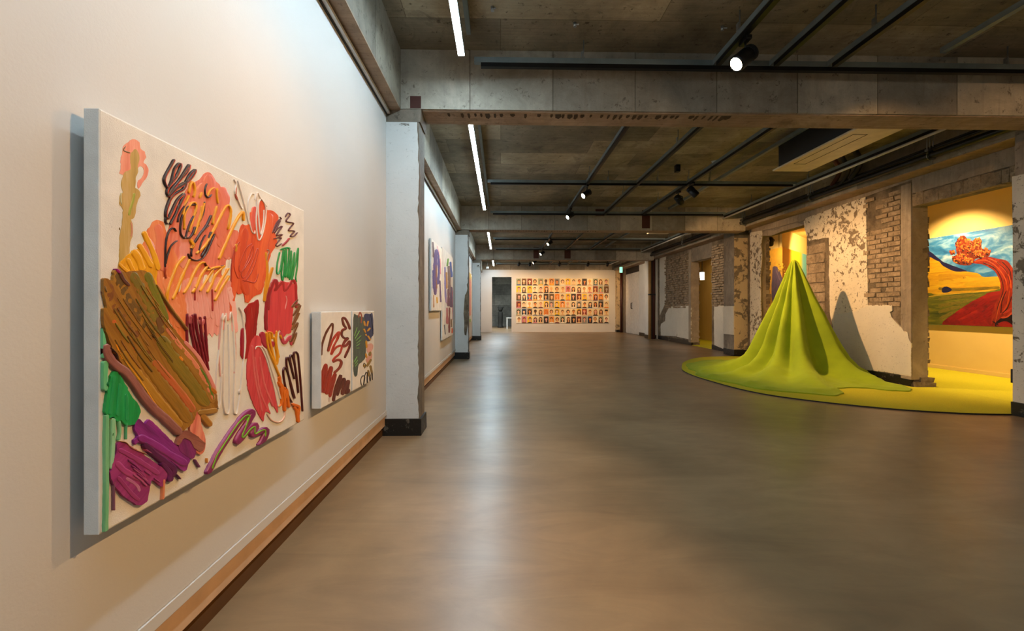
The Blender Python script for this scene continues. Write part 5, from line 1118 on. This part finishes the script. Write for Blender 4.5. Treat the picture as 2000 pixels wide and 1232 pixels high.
def fold(th_):
    v = 0
    for a, w_, s_ in ridges:
        d_ = abs((th_-a+180) % 360-180); v += (s_*math.exp(-(d_/w_)**2))**4
    return v**.25
m = MB(); NTh = 540; rings = []; NZ = 90
for i in range(NZ+1):
    s_ = i/NZ
    ring = []
    for j in range(NTh):
        th_ = 360*j/NTh
        tw = th_+ (1-s_)*10*math.sin(R(th_*2))                       # folds drift a little towards the tip
        f = fold(tw); Rh = lerp_tab(hem, th_, True)
        # walk down the profile
        q = s_*(len(prof)-1)/.88
        if q <= len(prof)-1:
            a_ = int(min(q, len(prof)-2)); t = q-a_
            z = prof[a_][0]+(prof[a_+1][0]-prof[a_][0])*t; r0 = prof[a_][1]+(prof[a_+1][1]-prof[a_][1])*t
            wz = max(0, 1-z/.42)**3; r0 += (Rh-1.25)*.75*wz
            amp = .50*min(1, r0/.10)*min(1, max(.25, z/.12))
            r_ = r0*(1-amp*.62+amp*f)+.010*noise.noise(Vector((math.cos(R(th_))*6, math.sin(R(th_))*6, z*5)))*min(1, r0*4)
            z += .02*(f-.4)*max(0, 1-z/.4)
            last = (r_, z)
        else:
            t = (q-(len(prof)-1))/((len(prof)-1)/.88-(len(prof)-1)); a_ = len(prof)-1
            wz = max(0, 1-.045/.42)**3; r0 = 1.12+(Rh-1.25)*.75*wz; amp = .50*.375
            ra = r0*(1-amp*.62+amp*f); rb = max(Rh, ra+.04)
            r_ = ra+(rb-ra)*t
            zw = .045+.02*(f-.4); x_, y_ = r_*math.cos(R(th_)), r_*math.sin(R(th_))
            z = zw+(.026-zw)*min(1, t*1.4)+.05*max(0, noise.noise(Vector((x_*4, y_*4, 2))))*(1-t)*min(1, t*4+.2)
            z = max(z, .022)
        wob = .012*noise.noise(Vector((th_*.06, s_*5, 4)))
        x_ = AP.x+(r_+wob*min(1, r_*3))*math.cos(R(th_)); y_ = AP.y+(r_+wob*min(1, r_*3))*math.sin(R(th_))
        if z < .35: z += .012*noise.noise(Vector((x_*7, y_*7, 0)))*min(1, (z-.015)*30)
        x_ = min(x_, 5.165 if not (7.7 < y_ < 9) else 5.3)
        ring.append((x_, y_, max(z, .021)))
    rings.append(ring)
for rg_ in rings: m.v += rg_
for i in range(NZ):
    for j in range(NTh):
        m.face([i*NTh+j, i*NTh+(j+1) % NTh, (i+1)*NTh+(j+1) % NTh, (i+1)*NTh+j][::-1], M['fleece'], None, True)
k = len(m.v); m.v += [(x, y, .0145) for x, y, z in rings[-1]]
for j in range(NTh): m.face([NZ*NTh+j, k+j, k+(j+1) % NTh, NZ*NTh+(j+1) % NTh], M['fleece'])
o = m.build('draped_cloth'); tag(o, 'tall pointed cone of lime-green fleece cloth spreading in folds over the carpet', 'drape')
